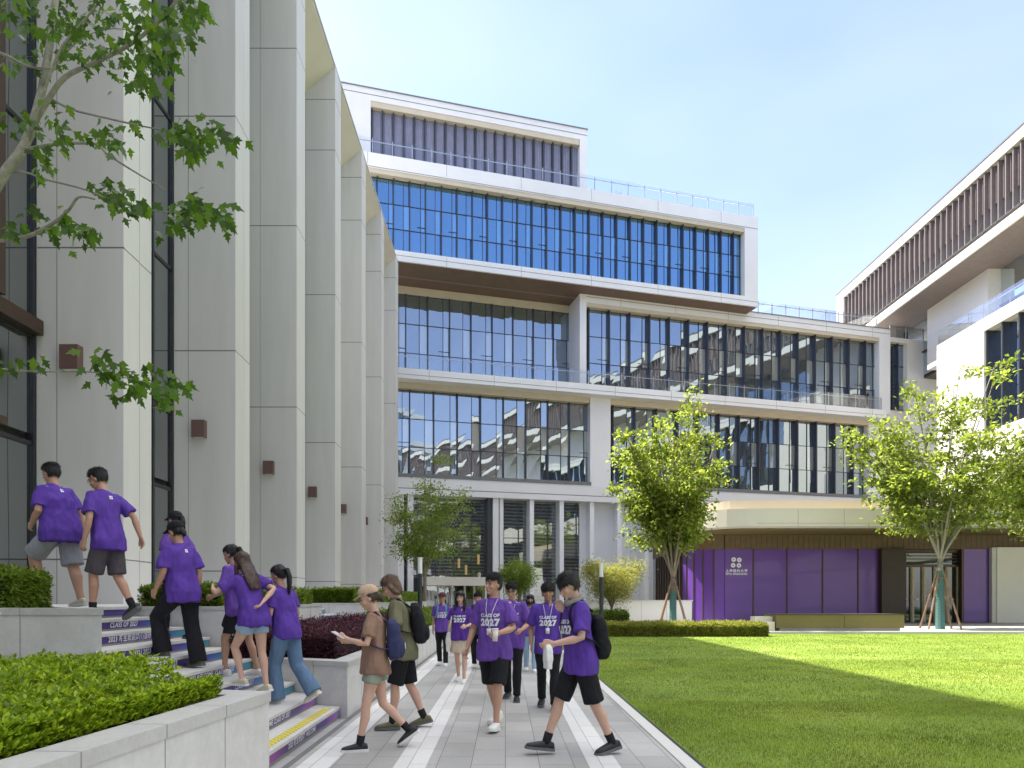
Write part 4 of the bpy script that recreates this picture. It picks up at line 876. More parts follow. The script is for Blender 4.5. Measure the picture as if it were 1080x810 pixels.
# doors
xd0, xd1 = (953-HX)/F*YF, (1015-HX)/F*YF; fr = MB(); nD = 5
fr.box(xd0, xd1, YF+.35, YF+.55, 3.55, 3.7); fr.box(xd0, xd1, YF+.3, YF+.6, zl-.15, zl-.005)
fr.build('door_frame', M['bronze'], PV)
for k in range(nD):
    a = xd0+(xd1-xd0)*k/nD; e = xd0+(xd1-xd0)*(k+1)/nD
    d = MB().quad((a,YF+.5,.04),(e,YF+.5,.04),(e,YF+.5,3.55),(a,YF+.5,3.55)).build('door', M['glassR'], PV)
    MB().box(a, a+.13, YF+.32, YF+.54, .03, 3.548).box(e-.06,e,YF+.38,YF+.54,.03,3.548).build('door_post', M['beige'], d)
    MB().quad((a,YF+.5,3.72),(e,YF+.5,3.72),(e,YF+.5,zl-.15),(a,YF+.5,zl-.15)).build('transom_window', M['glassR'], PV)
    MB().box(a+.3, e-.25, YF+.46, YF+.49, 1.45, 1.55).build('door_marking', M['whitep'], d)
gl = MB()
for q in range(4): gl.box(xd0+.1, xd1-.1, YF+.28, YF+.31, 3.85+.2*q, 3.88+.2*q)
gl.build('transom_grille', M['bronze'], PV)
MB().box(xd1-.02, (1016-HX)/F*YF+.04, YF+.02, YF+1.9, 0, 5.5).build('portal_wall', M['bronze'], PV)
pane((1016-HX)/F*YF, (1047-HX)/F*YF)
MB().box((1048-HX)/F*YF, 60, YF-.3, YF+1.0, 0, 4.75).build('cream_wall', M['warmwhite'], PV); MB().box((1047.5-HX)/F*YF-.25, (1048-HX)/F*YF-.003, YF-.25, YF+1, 0, 4.74).build('cream_wall', M['stone'], PV)
# emblem and lettering on the first wide purple panel
xs0, xs1 = (764-HX)/F*YF, (794.5-HX)/F*YF; xc = (777-HX)/F*YF; sgx = 20.25/720*0
def sgn(px, py): return ((px-HX)/F*YF, YF-.012, EYE+(HY-py)/F*YF)
b = MB()
for cx, cy in ((773.8,590.2),(779.7,590.6),(773.2,596.2),(779.3,596.4)):
    x, y, z = sgn(cx, cy); r = .150
    pts = [(x+r*math.cos(a)*(1 if abs(math.cos(a)) > .3 else 1), z+r*math.sin(a)) for a in [PI/4*q+PI/8 for q in range(8)]]
    i = len(b.v); b.v += [(p, YF-.012, q) for p, q in pts]; b.f.append(tuple(range(i, i+8))); b.m.append(0)
    b.box(x-r*.5, x+r*.5, YF-.016, YF-.013, z-.012, z+.012, 1); b.box(x-.012, x+.012, YF-.017, YF-.0135, z-r*.6, z+r*.5, 1)
em = b.build('emblem', [M['white'], M['purple']], pp[0])
for body_, py, size in (('上海纽约大学', 602.2, .21), ('NYU SHANGHAI', 605.4, .17)):
    me = textmesh(body_, size, .004, 0, 0, 1.25 if size > .2 else 1.1); x, y, z = sgn(776.8, py); me.transform(Matrix(((1,0,0,x),(0,0,-1,YF-.012),(0,1,0,z),(0,0,0,1)))); me.materials.append(M['white']); link('lettering', me, pp[0])

# ------------------------------------------------------------------ building behind the camera (seen in the glass)
OB = empty('opposite_building', (20, -34, 0), 'banded white and glass building standing across the courtyard, mirrored in the windows', 'building')
for (x0, x1, h, y) in ((8, 36, 50, -62), (36.5, 62, 40, -60), (-40, 7.5, 22, -58)):
    w = MB(); w.box(x0, x1, y-16, y, 0, h)
    MB().box(x0+.5, x1-.5, y-15, y-.5, 0, h-.5).build('core_wall', M['dmetal'], OB)
    b = MB(); g = MB(); z = 0; f = MB()
    while z < h-2:
        b.box(x0, x1, y-16, y, z+3.4, z+4.6); g.quad((x0+.2,y-.4,z),(x1-.2,y-.4,z),(x1-.2,y-.4,z+3.4),(x0+.2,y-.4,z+3.4)); z += 4.6
    for x in np.arange(x0, x1, 2.2): f.box(x, x+.12, y-.45, y-.05, 0, h-1)
    b.build('slab', M['cladding'], OB); g.build('window_band', M['glassD'], OB); f.build('fin_row', M['dmetal'], OB)
# ------------------------------------------------------------------ people
def cloth(name, c, rough=.85, bump=.9, var=.10): return mat(name, c, rough, var, 9, bump=bump, bscale=13, spec=.25, stretch=(1.2,1.2,.6))
C = dict(
 skin=mat('skin', (.50,.285,.19), .5, .05, 12, sss=.08, spec=.35), skinp=mat('fair_skin', (.60,.37,.27), .5, .05, 12, sss=.08, spec=.35), skint=mat('tan_skin', (.40,.215,.135), .5, .05, 12, sss=.08, spec=.35),
 hair=mat('black_hair', (.006,.005,.005), .5, .4, 30, bump=.6, bscale=90, stretch=(1,1,.2)), hairb=mat('brown_hair', (.06,.032,.020), .45, .4, 30, bump=.6, bscale=90, stretch=(1,1,.2)), hairl=mat('light_brown_hair', (.13,.075,.042), .5, .4, 30, bump=.6, bscale=90, stretch=(1,1,.2)),
 purple=cloth('purple_shirt', (.10,.045,.31)), purple2=cloth('faded_purple_shirt', (.14,.065,.33)), purple3=cloth('deep_purple_shirt', (.095,.035,.27)), brown=cloth('brown_shirt', (.27,.165,.115)), olive=cloth('olive_shirt', (.165,.16,.095)), dark=cloth('dark_shirt', (.03,.028,.05)),
 black=cloth('black_cloth', (.014,.014,.017)), grey=cloth('grey_shorts', (.30,.31,.33)), dgrey=cloth('dark_grey_shorts', (.085,.075,.085)), khaki=cloth('beige_cloth', (.52,.42,.30)),
 jeans=cloth('blue_denim', (.115,.19,.30)), jeansl=cloth('light_denim', (.30,.42,.54)), sage=cloth('sage_shorts', (.27,.30,.235)), tan=cloth('tan_cap', (.52,.37,.26)), navy=cloth('navy_cloth', (.035,.04,.10)), maroon=cloth('maroon_cap', (.09,.03,.04)), scarf=cloth('grey_scarf', (.25,.25,.23)),
 wshoe=mat('white_shoe', (.70,.70,.68), .6, .05, 8), bshoe=mat('black_shoe', (.018,.018,.02), .6, .1, 8), sole=mat('white_sole', (.68,.67,.63), .7, .05, 8), gsole=mat('grey_sole', (.12,.12,.12), .7), oshoe=mat('olive_shoe', (.13,.12,.06), .7), cshoe=mat('cream_shoe', (.55,.52,.38), .7),
 eye=mat('dark_eye', (.015,.010,.008), .2), brow=mat('eyebrow', (.02,.015,.012), .8), lip=mat('lip', (.42,.15,.13), .5), glass=mat('spectacle_frame', (.02,.02,.02), .3), mask=mat('black_mask', (.02,.02,.022), .8),
 paper=mat('paper', (.75,.75,.72), .7), cup=mat('paper_cup', (.72,.66,.55), .6), phone=mat('phone_shell', (.55,.56,.58), .25), red=mat('red_cloth', (.35,.04,.05), .8), white=M['white'], strapl=cloth('blue_strap', (.12,.28,.45)), canvas=cloth('white_canvas', (.70,.68,.62)),
)
def person(label, cat, loc, head, H=1.72, L=(0,0,0), Rr=(0,0,0), la=None, ra=None, lean=3, twist=0, hyaw=0, hpitch=0, skin='skin', hair='short', haircol='hair', top='purple', bottom=('shorts','black'), shoes=('wshoe','sole'), sock=None, printed='front', female=False, build_=1.0, vox=.009, glasses=False, cap=None, lanyard=False, mask=False, sleeve=.62, footz=0, wide=1.0, pelvis_pitch=0, scarf=None, wrist=None):
    """L / Rr: (thigh angle fwd, knee flex, foot pitch) in degrees. la / ra: hand target from the shoulder (out, fwd, up)"""
    k = H/1.75; e = empty('person', loc, label, cat, 'students in the courtyard', R(head)); e['_w'] = 0
    if top == 'purple': top = ('purple','purple2','purple3')[int(abs(loc[0])*100) % 3]
    sw = .172*(.90 if female else 1.0); hw = .085; bd = build_
    th, sh, fh = .43, .405, .085
    def legpts(a, kf, fp, sx):
        hip = V((sx*hw, 0, 0)); A = R(a); kn = hip + V((sx*.008, math.sin(A)*th, -math.cos(A)*th)); B = R(a-kf)
        an = kn + V((-sx*.006, math.sin(B)*sh, -math.cos(B)*sh)); f = V((sx*.12, math.cos(R(fp)), math.sin(R(fp)))).normalized(); u = V((0, -math.sin(R(fp)), math.cos(R(fp))))
        return hip, kn, an, f, u
    lg = {-1: legpts(*L, -1), 1: legpts(*Rr, 1)}
    low = min(min((an - u*fh - f*.05).z, (an - u*fh + f*.17).z) for _, _, an, f, u in lg.values()); hz = -low
    for s in lg: lg[s] = tuple([p + V((0, 0, hz)) for p in lg[s][:3]] + list(lg[s][3:]))
    Rt = Matrix.Rotation(R(-lean), 3, 'X') @ Matrix.Rotation(R(twist), 3, 'Z'); piv = V((0, 0, hz))
    tz = hz - .90      # pelvis shift relative to the standing figure
    def tor(p):        # standing coordinates -> leaned; blends in above the hips
        p = V(p); q = p + V((0, 0, tz)); f = min(1, max(0, (p.z-.86)/.2)); r = piv + Rt @ (q-piv); return q.lerp(r, f)
    def S_(v): return V(v)*k
    def ring(z, w, yf, yb, n=20, y0=0.0, cx=0.0, tr=tor):
        return [S_(tr((cx + w*math.copysign(abs(math.cos(t))**.86, math.cos(t)), y0 + (yf if math.sin(t) > 0 else yb)*math.copysign(abs(math.sin(t))**.86, math.sin(t)), z))) for t in [2*PI*j/n for j in range(n)]]
    # arms by two-bone reach
    ua, fa = .285, .245; arms = {}
    for s, tg in ((-1, la), (1, ra)):
        if tg is None: tg = (.07, .03, -.515)
        shd = tor((s*sw, -.005, 1.405)); d = Rt @ V((s*tg[0], tg[1], tg[2])); D = min(d.length, (ua+fa)*.995); dn = d.normalized(); w = shd + dn*D
        ca = (ua*ua + D*D - fa*fa)/(2*ua*D); ca = max(-1, min(1, ca)); pole = Rt @ V((s*.45, -.75, -.45)); pole = (pole - dn*pole.dot(dn)).normalized()
        el_ = shd + dn*ua*ca + pole*ua*math.sqrt(max(0, 1-ca*ca)); arms[s] = (shd, el_, w)
    Hr = Rt @ Matrix.Rotation(R(hyaw), 3, 'Z') @ Matrix.Rotation(R(-hpitch), 3, 'X'); nb = tor((0, -.005, 1.50)); hb = nb + Rt @ V((0, .014, .030))
    def hd(p): return hb + Hr @ V(p)      # head coordinates: origin at the chin level on the neck axis
    b = MB(); r = bd
    # torso
    tr_ = [(.80,.10,.08,.09),(.86,.155*r,.10*r,.115*r),(.93,.162*r,.105*r,.12*r),(1.02,.142*r,.10*r,.10*r),(1.12,.135*r,.10*r,.095*r),(1.24,.150*r,.112*r,.105*r),(1.33,.160,.108,.105),(1.40,.150,.085,.09),(1.44,.105,.065,.075),(1.475,.06,.055,.058)]
    b.loft([ring(*q) for q in tr_])
    b.tube([S_(tor((0,-.012,1.43))), S_(nb + Rt @ V((0,-.005,-.01))), S_(hd((0,-.01,.05)))], [.058*k, .052*k, .05*k], 14)
    for s in (-1, 1):
        sh_, el_, w = arms[s]; m1 = sh_.lerp(el_, .4); m2 = el_.lerp(w, .3)
        b.tube([S_(tor((s*(sw-.06), -.005, 1.41))), S_(sh_), S_(m1), S_(el_), S_(m2), S_(el_.lerp(w, .75)), S_(w)], [q*k*(.9 if female else 1)*(.55+.45*r) for q in (.05,.052,.046,.036,.040,.031,.025)], 12, rnd=True)
        # hand
        d = (w-el_).normalized(); inn = Rt @ V((-s, .15, 0)); inn = (inn - d*inn.dot(d)); inn = inn.normalized() if inn.length > .05 else V((0,0,1)); side = d.cross(inn)*(-s)   # thumb side
        if side.dot(Rt @ V((0,1,.3))) < 0: side = -side
        pc = w + d*.05
        b.tube([S_(w - d*.01), S_(w + d*.03), S_(w + d*.085)], [.024*k, .038*k, .036*k], 10, side=side, flat=[.9,.42,.38], rnd=True)
        for i, (off, ln) in enumerate(((.028,.072),(.010,.080),(-.010,.074),(-.028,.058))):
            p0 = w + d*.07 + side*off; cu = .35 + .1*i; p1 = p0 + (d + inn*.25*cu).normalized()*ln*.5 ; p2 = p1 + (d + inn*cu*1.6).normalized()*ln*.36; p3 = p2 + (d*.7 + inn*cu*2.6).normalized()*ln*.3
            b.tube([S_(p0 - d*.02), S_(p0 + d*.015), S_(p1), S_(p2), S_(p3)], [.0095*k,.0095*k,.009*k,.0085*k,.0075*k], 7, rnd=True)
        t0 = w + d*.025 + side*.022; b.tube([S_(t0), S_(t0 + side*.022 + d*.025), S_(t0 + side*.030 + d*.055 + inn*.012), S_(t0 + side*.026 + d*.075 + inn*.02)], [.013*k,.0115*k,.0105*k,.009*k], 7, rnd=True)
    for s in (-1, 1):
        hip, kn, an, f, u = lg[s]; c1 = kn.lerp(an, .3); fm = .96 if female else 1
        b.tube([S_(hip + V((0,0,.03))), S_(hip.lerp(kn, .25)), S_(hip.lerp(kn, .65)), S_(kn), S_(c1 - V((0,.012,0))), S_(kn.lerp(an, .7)), S_(an)], [q*k*r*fm for q in (.088,.086,.066,.052,.055,.038,.034)], 14, rnd=True)
        b.tube([S_(an - u*.045 - f*.045), S_(an - u*.045 + f*.04), S_(an - u*.058 + f*.13), S_(an - u*.062 + f*.165)], [.034*k,.038*k,.034*k,.024*k], 10, side=u.cross(f), flat=[1,.9,.6,.5], rnd=True)
    # head
    hr = [(-.012,.018,.055,-.02),(.0,.036,.076,.02),(.022,.050,.086,.05),(.05,.060,.089,.07),(.085,.068,.091,.085),(.12,.073,.094,.094),(.155,.075,.093,.098),(.185,.068,.080,.090),(.208,.050,.056,.068),(.222,.024,.026,.034)]
    def hring(z, w, yf, yb, n=20): return [S_(hd((w*math.cos(t), (yf if math.sin(t) > 0 else max(yb,.005))*math.sin(t), z))) for t in [2*PI*j/n for j in range(n)]]
    b.loft([hring(*q) for q in hr])
    b.tube([S_(hd((0,.083,.118))), S_(hd((0,.098,.09))), S_(hd((0,.108,.068)))], [.009*k,.012*k,.016*k], 8, rnd=True)
    b.ell(S_(hd((0,.088,.036))), (.026*k,.012*k,.010*k), 10, 6, rot=Hr); b.ell(S_(hd((0,.078,.0))), (.022*k,.016*k,.014*k), 10, 6, rot=Hr)
    b.ell(S_(hd((0,.084,.128))), (.050*k,.012*k,.010*k), 12, 6, rot=Hr)
    for s in (-1, 1):
        b.ell(S_(hd((s*.075,-.004,.095))), (.012*k,.020*k,.032*k), 10, 8, rot=Hr); b.ell(S_(hd((s*.045,.060,.07))), (.020*k,.026*k,.022*k), 10, 6, rot=Hr)
    remesh(b, vox, 'body', C[skin], e, smooth=2)
    # face details
    for s in (-1, 1):
        MB().ell(S_(hd((s*.031,.0855,.106))), (.0150*k,.007*k,.0065*k), 10, 6, rot=Hr).build('eye', C['eye'], e, True)
        MB().tube([S_(hd((s*.014,.0975,.130))), S_(hd((s*.034,.0955,.135))), S_(hd((s*.052,.083,.128)))], [.004*k,.0048*k,.003*k], 6).build('eyebrow', C['brow'], e, True)
    if not mask: MB().ell(S_(hd((0,.0965,.037))), (.024*k,.007*k,.0075*k), 12, 6, rot=Hr).build('lips', C['lip'], e, True)
    else:
        m_ = MB(); m_.loft([[S_(hd((w*math.cos(t), y*math.sin(t)+.004, z))) for t in [PI*.02+PI*.96*j/12 for j in range(13)] + [PI*.9-PI*.8*j/12 for j in range(13)]] for z, w, y in ((-.008,.045,.088),(.03,.066,.108),(.06,.072,.112),(.088,.074,.104))]); m_.build('face_mask', C['mask'], e, True)
    if glasses:
        g = MB()
        for s in (-1, 1):
            g.tube([S_(hd((s*.034+.022*math.cos(t), .1035, .106+.018*math.sin(t)))) for t in [2*PI*j/14 for j in range(15)]], .0022*k, 5); g.tube([S_(hd((s*.056,.103,.108))), S_(hd((s*.078,.06,.108))), S_(hd((s*.080,-.005,.104)))], .0022*k, 5)
        g.tube([S_(hd((-.013,.105,.108))), S_(hd((.013,.105,.108)))], .0022*k, 5); g.build('glasses', C['glass'], e, True)
    # hair: (z, half width, front, back)
    h = MB(); lo = {'short': .055, 'crop': .07, 'bob': .0, 'fringe': .05, 'long': .02, 'tail': .06, 'bun': .06}[hair]; fat = {'bob': .012, 'fringe': .012, 'long': .006, 'short': .006}.get(hair, .002)
    frt = .104 if hair == 'fringe' else .095; fz = .130 if hair == 'fringe' else .160
    q = [(lo, .060+fat, -.035, .085+fat), (lo+.03, .074+fat, -.012, .100+fat), (.11, .080+fat, .012, .108+fat), (fz-.006, .083+fat, .035, .110+fat), (fz+.004, .084+fat, frt-.006, .112+fat), (.178, .083+fat, frt, .110+fat), (.207, .072+fat, .084, .095), (.230, .050, .055, .068), (.243, .022, .024, .03)]
    if hair == 'crop': q = [(z, w, f_, b_) for z, w, f_, b_ in q]
    rings = []
    for z, w, yf, yb in q:
        rings.append([S_(hd((w*math.cos(t), (yf*math.sin(t) if math.sin(t) > 0 else yb*math.sin(t)) if yf > 0 else (yf*(1 if math.sin(t) > -.05 else 0) if math.sin(t) > -.3 else yb*math.sin(t)), z))) for t in [2*PI*j/24 for j in range(24)]])
    h.loft(rings)
    if hair in ('long',):
        def hl(p): return nb + Rt @ V(p)
        h.loft([[S_(p) for p in [hd((w*math.cos(t), y0+yb*math.sin(t), z)) if z > .03 else nb.lerp(nb, 0) + Rt @ V((w*math.cos(t), y0+yb*math.sin(t), z)) for t in [2*PI*j/16 for j in range(16)]]] for z, w, y0, yb in ((.16,.075,-.045,.06),(.10,.088,-.055,.055),(.05,.094,-.065,.05),(-.0,.10,-.085,.045),(-.08,.105,-.105,.04),(-.17,.095,-.125,.032),(-.25,.07,-.135,.022))])
        if printed == 'front' or True:
            for s in (-1, 1): h.tube([S_(hd((s*.074,.02,.13))), S_(hd((s*.085,.022,.07))), S_(nb + Rt @ V((s*.088,.045,.01))), S_(nb + Rt @ V((s*.09,.085,-.09))), S_(nb + Rt @ V((s*.08,.10,-.17)))], [.02*k,.026*k,.028*k,.024*k,.008*k], 8)
    if hair == 'bob':
        for s in (-1, 1): h.tube([S_(hd((s*.07,.0,.15))), S_(hd((s*.092,-.005,.09))), S_(hd((s*.088,-.02,.03))), S_(hd((s*.07,-.05,.0)))], [.022*k,.028*k,.028*k,.018*k], 8, rnd=True)
    if hair == 'tail': h.tube([S_(hd((0,-.10,.155))), S_(hd((0,-.145,.15))), S_(hd((0,-.165,.08))), S_(hd((0,-.155,-.02))), S_(hd((0,-.14,-.10))), S_(hd((0,-.13,-.15)))], [.022*k,.030*k,.036*k,.034*k,.024*k,.008*k], 10, rnd=True)
    if hair == 'bun': h.ell(S_(hd((0,-.115,.08))), (.035*k,.03*k,.05*k), rot=Hr)
    ho = remesh(h, .0075, 'hair', C[haircol], e, wr=.007, wf=24, smooth=1, stretch=(1,1,.45), seed=loc[0])
    hv = ho.data; rs_ = random.Random(int(loc[0]*97)); top_ = S_(hd((0,-.02,.21))); Vs = []
    idx = rs_.sample(range(len(hv.vertices)), min(len(hv.vertices), 2600 if hair != 'long' else 4200)); ctr = S_(hd((0,0,.10))); up_ = Hr @ V((0,0,1))
    for i in idx:
        v = hv.vertices[i]; n_ = v.normal; p = v.co.copy(); dn = (p - top_); dn = dn - n_*dn.dot(n_)
        dn = (dn.normalized() if dn.length > .01 else V((0,1,0))) - up_*.35 + n_*.16 + V((rs_.gauss(0,.22), rs_.gauss(0,.22), rs_.gauss(0,.15))); dn.normalize(); ln = rs_.uniform(.016,.038)
        if not female and not cap and (p - ctr).dot(up_) > .07*k: dn = (dn*.6 + n_*.55 + V((rs_.gauss(0,.25), rs_.gauss(0,.25), 0))).normalized(); ln *= .95
        sd_ = dn.cross(n_); sd_ = sd_.normalized()*.0022 if sd_.length > .01 else V((.002,0,0)); p = p - n_*.002; Vs += [p - sd_, p + sd_, p + dn*ln]
    if not cap:
        for i in range(700):
            t = rs_.uniform(.08, .92)*PI; fw = .101 if hair == 'fringe' else .093; z0 = (fz if hair == 'fringe' else .158) + rs_.uniform(-.004, .03); p = hd((.083*math.cos(t), fw*math.sin(t)**.8, z0)); p = S_(p)
            cl_ = (noise.noise(V((t*5.5, loc[0]*7, 0)))+.5)**2; ln = .010 + .055*cl_*rs_.uniform(.5, 1) if hair == 'fringe' else (.004 + .038*cl_*rs_.uniform(.4, 1))*(1.7 if abs(math.cos(t)) > .6 else 1); dn = (Hr @ V((rs_.gauss(.25,.3), .12*math.sin(t), -1))).normalized(); sd_ = (Hr @ V((math.sin(t), -math.cos(t), 0)))*.0035; Vs += [p - sd_, p + sd_, p + dn*ln]
    WORLDFIX[0] = False; qmesh('strands', np.array([tuple(q) for q in Vs]), 3, C[haircol], ho); WORLDFIX[0] = True
    if cap:
        c = MB(); c.loft([[S_(hd((w*math.cos(t), y*math.sin(t)-.004, z))) for t in [2*PI*j/24 for j in range(24)]] for z, w, y in ((.142,.091,.114),(.175,.090,.113),(.21,.080,.100),(.238,.055,.068),(.252,.02,.025),(.254,.004,.005))])
        c.hexa([S_(hd(p)) for p in ((-.070,.075,.146),(.070,.075,.146),(.060,.175,.128),(-.060,.175,.128),(-.070,.075,.154),(.070,.075,.154),(.060,.176,.136),(-.060,.176,.136))]); remesh(c, .007, 'cap', C[cap], e, smooth=2)
    # shirt
    sx = .022*wide; hem = .80 if not female else .84
    b = MB(); R_ = r; q = [(hem-.03,.178*R_,.130*R_,.145*R_),(hem-.018,.203*R_,.156*R_,.168*R_),(.90,.200*R_+sx*.2,.152*R_,.162*R_),(1.02,.183*R_,.140*R_,.140*R_),(1.14,.168*R_,.128*R_,.122*R_),(1.26,.175*R_,.134*R_,.126*R_),(1.34,.182,.128,.124),(1.40,.172,.100,.108),(1.44,.128,.078,.09),(1.472,.080,.062,.070),(1.488,.066,.056,.060)]
    b.loft([ring(*z, n=26) for z in q])
    for s in (-1, 1):
        sh_, el_, w = arms[s]; ev = sh_.lerp(el_, sleeve*1.3 if not female else sleeve*1.15)
        b.tube([S_(tor((s*(sw-.085), -.003, 1.40))), S_(sh_ + Rt @ V((-s*.01,0,.004))), S_(sh_.lerp(el_, .35)), S_(ev), S_(ev.lerp(el_, .02))], [q_*k*(.93 if female else 1) for q_ in (.066,.070,.073,.080,.068)], 14)
    shirt = remesh(b, .010, 'shirt', C[top], e, wr=.021, wf=8, smooth=2, stretch=(1.3,1.3,.5), seed=loc[0]*3+loc[1])
    bv = BVHTree.FromPolygons([v.co.copy() for v in shirt.data.vertices], [tuple(p.vertices) for p in shirt.data.polygons])
    def proj(me, cz, back, size, name, parent=shirt, cx=0.0, m='white'):
        bm = bmesh.new(); bm.from_mesh(me); bmesh.ops.triangulate(bm, faces=bm.faces); bmesh.ops.subdivide_edges(bm, edges=[q for q in bm.edges if q.calc_length() > .03], cuts=2)
        sgn_ = -1 if back else 1; dirv = (Rt @ V((0, -sgn_, 0))).normalized()
        for v in bm.verts:
            o = tor(((-sgn_)*-1*0 + (v.co.x*( -1 if not back else 1)) + cx, 0, cz + v.co.y)); o = S_(o) - dirv*.6
            hit = bv.ray_cast(o, dirv)
            v.co = (hit[0] - dirv*.003) if hit[0] is not None else o + dirv*.5
        bm.to_mesh(me); bm.free(); me.materials.clear(); me.materials.append(C[m]); return link(name, me, parent, local=True)
    if printed == 'front':
        proj(textmesh('CLASS OF', .052, .0022, 0, 0, 1.05), 1.285, False, 1, 'shirt_print'); proj(textmesh('2027', .105, .006, 0, 0, 1.12), 1.205, False, 1, 'shirt_print')
    elif printed == 'back':
        m_ = MB(); 
        for cx, cy in ((-.011,.011),(.011,.011),(-.011,-.011),(.011,-.011)): m_.quad((cx-.009,cy-.009,0),(cx+.009,cy-.009,0),(cx+.009,cy+.009,0),(cx-.009,cy+.009,0))
        proj(m_.data('p', []), 1.385, True, 1, 'shirt_print')
    if lanyard:
        l = MB(); P = []
        for s in (-1, 1):
            pts = []
            for t in range(9):
                f = t/8; o = S_(tor((s*(.062*(1-f)+.004), 0, 1.47-.33*f))); dirv = (Rt @ V((0,-1,0))).normalized(); hit = bv.ray_cast(o - dirv*.6, dirv)
                pts.append((hit[0] if hit[0] is not None else o) - dirv*.005)
            l.tube(pts, .0035*k, 5)
        c = pts[-1]; x = Rt @ V((.026,0,0)); y = Rt @ V((0,0,-.075)); n_ = Rt @ V((0,.006,0)); c = c + n_
        l.hexa([c-x+y-n_*.5, c+x+y-n_*.5, c+x+y+n_*.5, c-x+y+n_*.5, c-x-n_*.5, c+x-n_*.5, c+x+n_*.5, c-x+n_*.5]); l.build('lanyard', C['paper'], e, True)
    if scarf: 
        c = MB(); c.tube([S_(nb + Rt @ V((.085*math.cos(t), .075*math.sin(t)+.01, -.02 - .03*math.sin(t)))) for t in [2*PI*j/16 for j in range(17)]], .03*k, 8); remesh(c, .009, 'scarf', C[scarf], e, wr=.008, wf=14)
    # lower garment
    kind, col = bottom; b = MB()
    wst = [(.98,.145*r,.105*r,.11*r),(.93,.162*r,.115*r,.128*r),(.87,.168*r,.120*r,.133*r),(.80,.155*r,.105*r,.115*r)]
    b.loft([ring(*z, n=24) for z in wst[::-1]])
    if kind == 'skirt':
        K = (lg[-1][1]+lg[1][1])/2; b.loft([[S_(V(((1 if 1 else 0)*w*math.cos(t), y0+y*math.sin(t), z+tz))) for t in [2*PI*j/24 for j in range(24)]] for z, w, y, y0 in ((.58,.20,.17,.04),(.66,.195,.16,.03),(.76,.185,.145,.01),(.88,.168,.128,0))])
        for s in (-1, 1): hip, kn, *_ = lg[s]; b.tube([S_(hip), S_(hip.lerp(kn, .62))], [.10*k*r, .10*k*r], 12)
    else:
        for s in (-1, 1):
            hip, kn, an, f, u = lg[s]
            if kind == 'shorts': P = [hip+V((0,0,.0)), hip.lerp(kn,.3), hip.lerp(kn,.65), hip.lerp(kn,.93), hip.lerp(kn,.95)]; rr = (.088,.100,.100,.100,.085)
            elif kind == 'hotpants': P = [hip+V((0,0,.0)), hip.lerp(kn,.2), hip.lerp(kn,.40), hip.lerp(kn,.42)]; rr = (.09,.100,.104,.09)
            elif kind == 'wide': P = [hip+V((0,0,.03)), hip.lerp(kn,.3), hip.lerp(kn,.7), kn, kn.lerp(an,.4), kn.lerp(an,.8), an-u*.035]; rr = (.098,.106,.094,.090,.092,.10,.105)
            else: P = [hip+V((0,0,.03)), hip.lerp(kn,.3), hip.lerp(kn,.7), kn, kn.lerp(an,.4), kn.lerp(an,.8), an-u*.005]; rr = (.096,.10,.078,.068,.066,.058,.060)
            b.tube([S_(p) for p in P], [q_*k*r for q_ in rr], 16)
    remesh(b, .010, {'skirt': 'skirt', 'shorts': 'shorts', 'hotpants': 'shorts'}.get(kind, 'trousers'), C[col], e, wr=.008, wf=8, smooth=2, stretch=(1.2,1.2,.6), seed=loc[1])
    # shoes and socks
    for s in (-1, 1):
        hip, kn, an, f, u = lg[s]; sd = u.cross(f).normalized(); b = MB()
        prof = [(-.085,.020,.03),(-.075,.033,.066),(-.04,.038,.080),(.0,.040,.082),(.05,.043,.068),(.10,.048,.055),(.15,.046,.043),(.18,.036,.034),(.195,.018,.022)]
        rg = []
        for x, w, hgt in prof:
            c = an - u*(fh-.016) + f*x; n = 12; rg.append([S_(c + sd*w*math.copysign(abs(math.cos(t))**.7, math.cos(t)) + u*(hgt*.5 + hgt*.5*math.copysign(abs(math.sin(t))**.8, math.sin(t)))) for t in [2*PI*j/n for j in range(n)]])
        b.loft(rg); sh1 = remesh(b, .007, 'shoe', C[shoes[0]], e, smooth=2)
        so_ = MB(); rg = []
        for x, w in ((-.09,.022),(-.08,.037),(-.03,.042),(.04,.044),(.11,.052),(.16,.049),(.19,.036),(.203,.018)):
            c = an - u*fh + f*x; rg.append([S_(c - sd*w), S_(c + sd*w), S_(c + sd*w + u*.028), S_(c - sd*w + u*.028)])
        so_.loft(rg); so_.build('sole', C[shoes[1]], sh1, False)
        if sock: MB().tube([S_(an - u*.02), S_(an), S_(an + (kn-an).normalized()*.09)], [.043*k,.041*k,.044*k], 12).build('sock', C[sock], e, True)
    if wrist:
        w_ = arms[1][2].lerp(arms[1][1], .06); d = (arms[1][2]-arms[1][1]).normalized(); MB().tube([S_(w_ - d*.012), S_(w_ + d*.012)], [.031*k]*2, 12).build('wristwatch', C['glass'], e, True)
    return dict(e=e, S=S_, tor=tor, Rt=Rt, arms=arms, bv=bv, k=k, nb=nb, hd=hd)
def held(P, name, label, cat, mb, m, loc, extra=None):
    """a thing carried by person P: own empty with the person's placement"""
    e = empty(name, P['e'].location.copy(), label, cat, None, P['e'].rotation_euler.z); e['_w'] = 0
    o = mb if not isinstance(mb, MB) else mb.build(name+'_body', m, e, True)
    return e
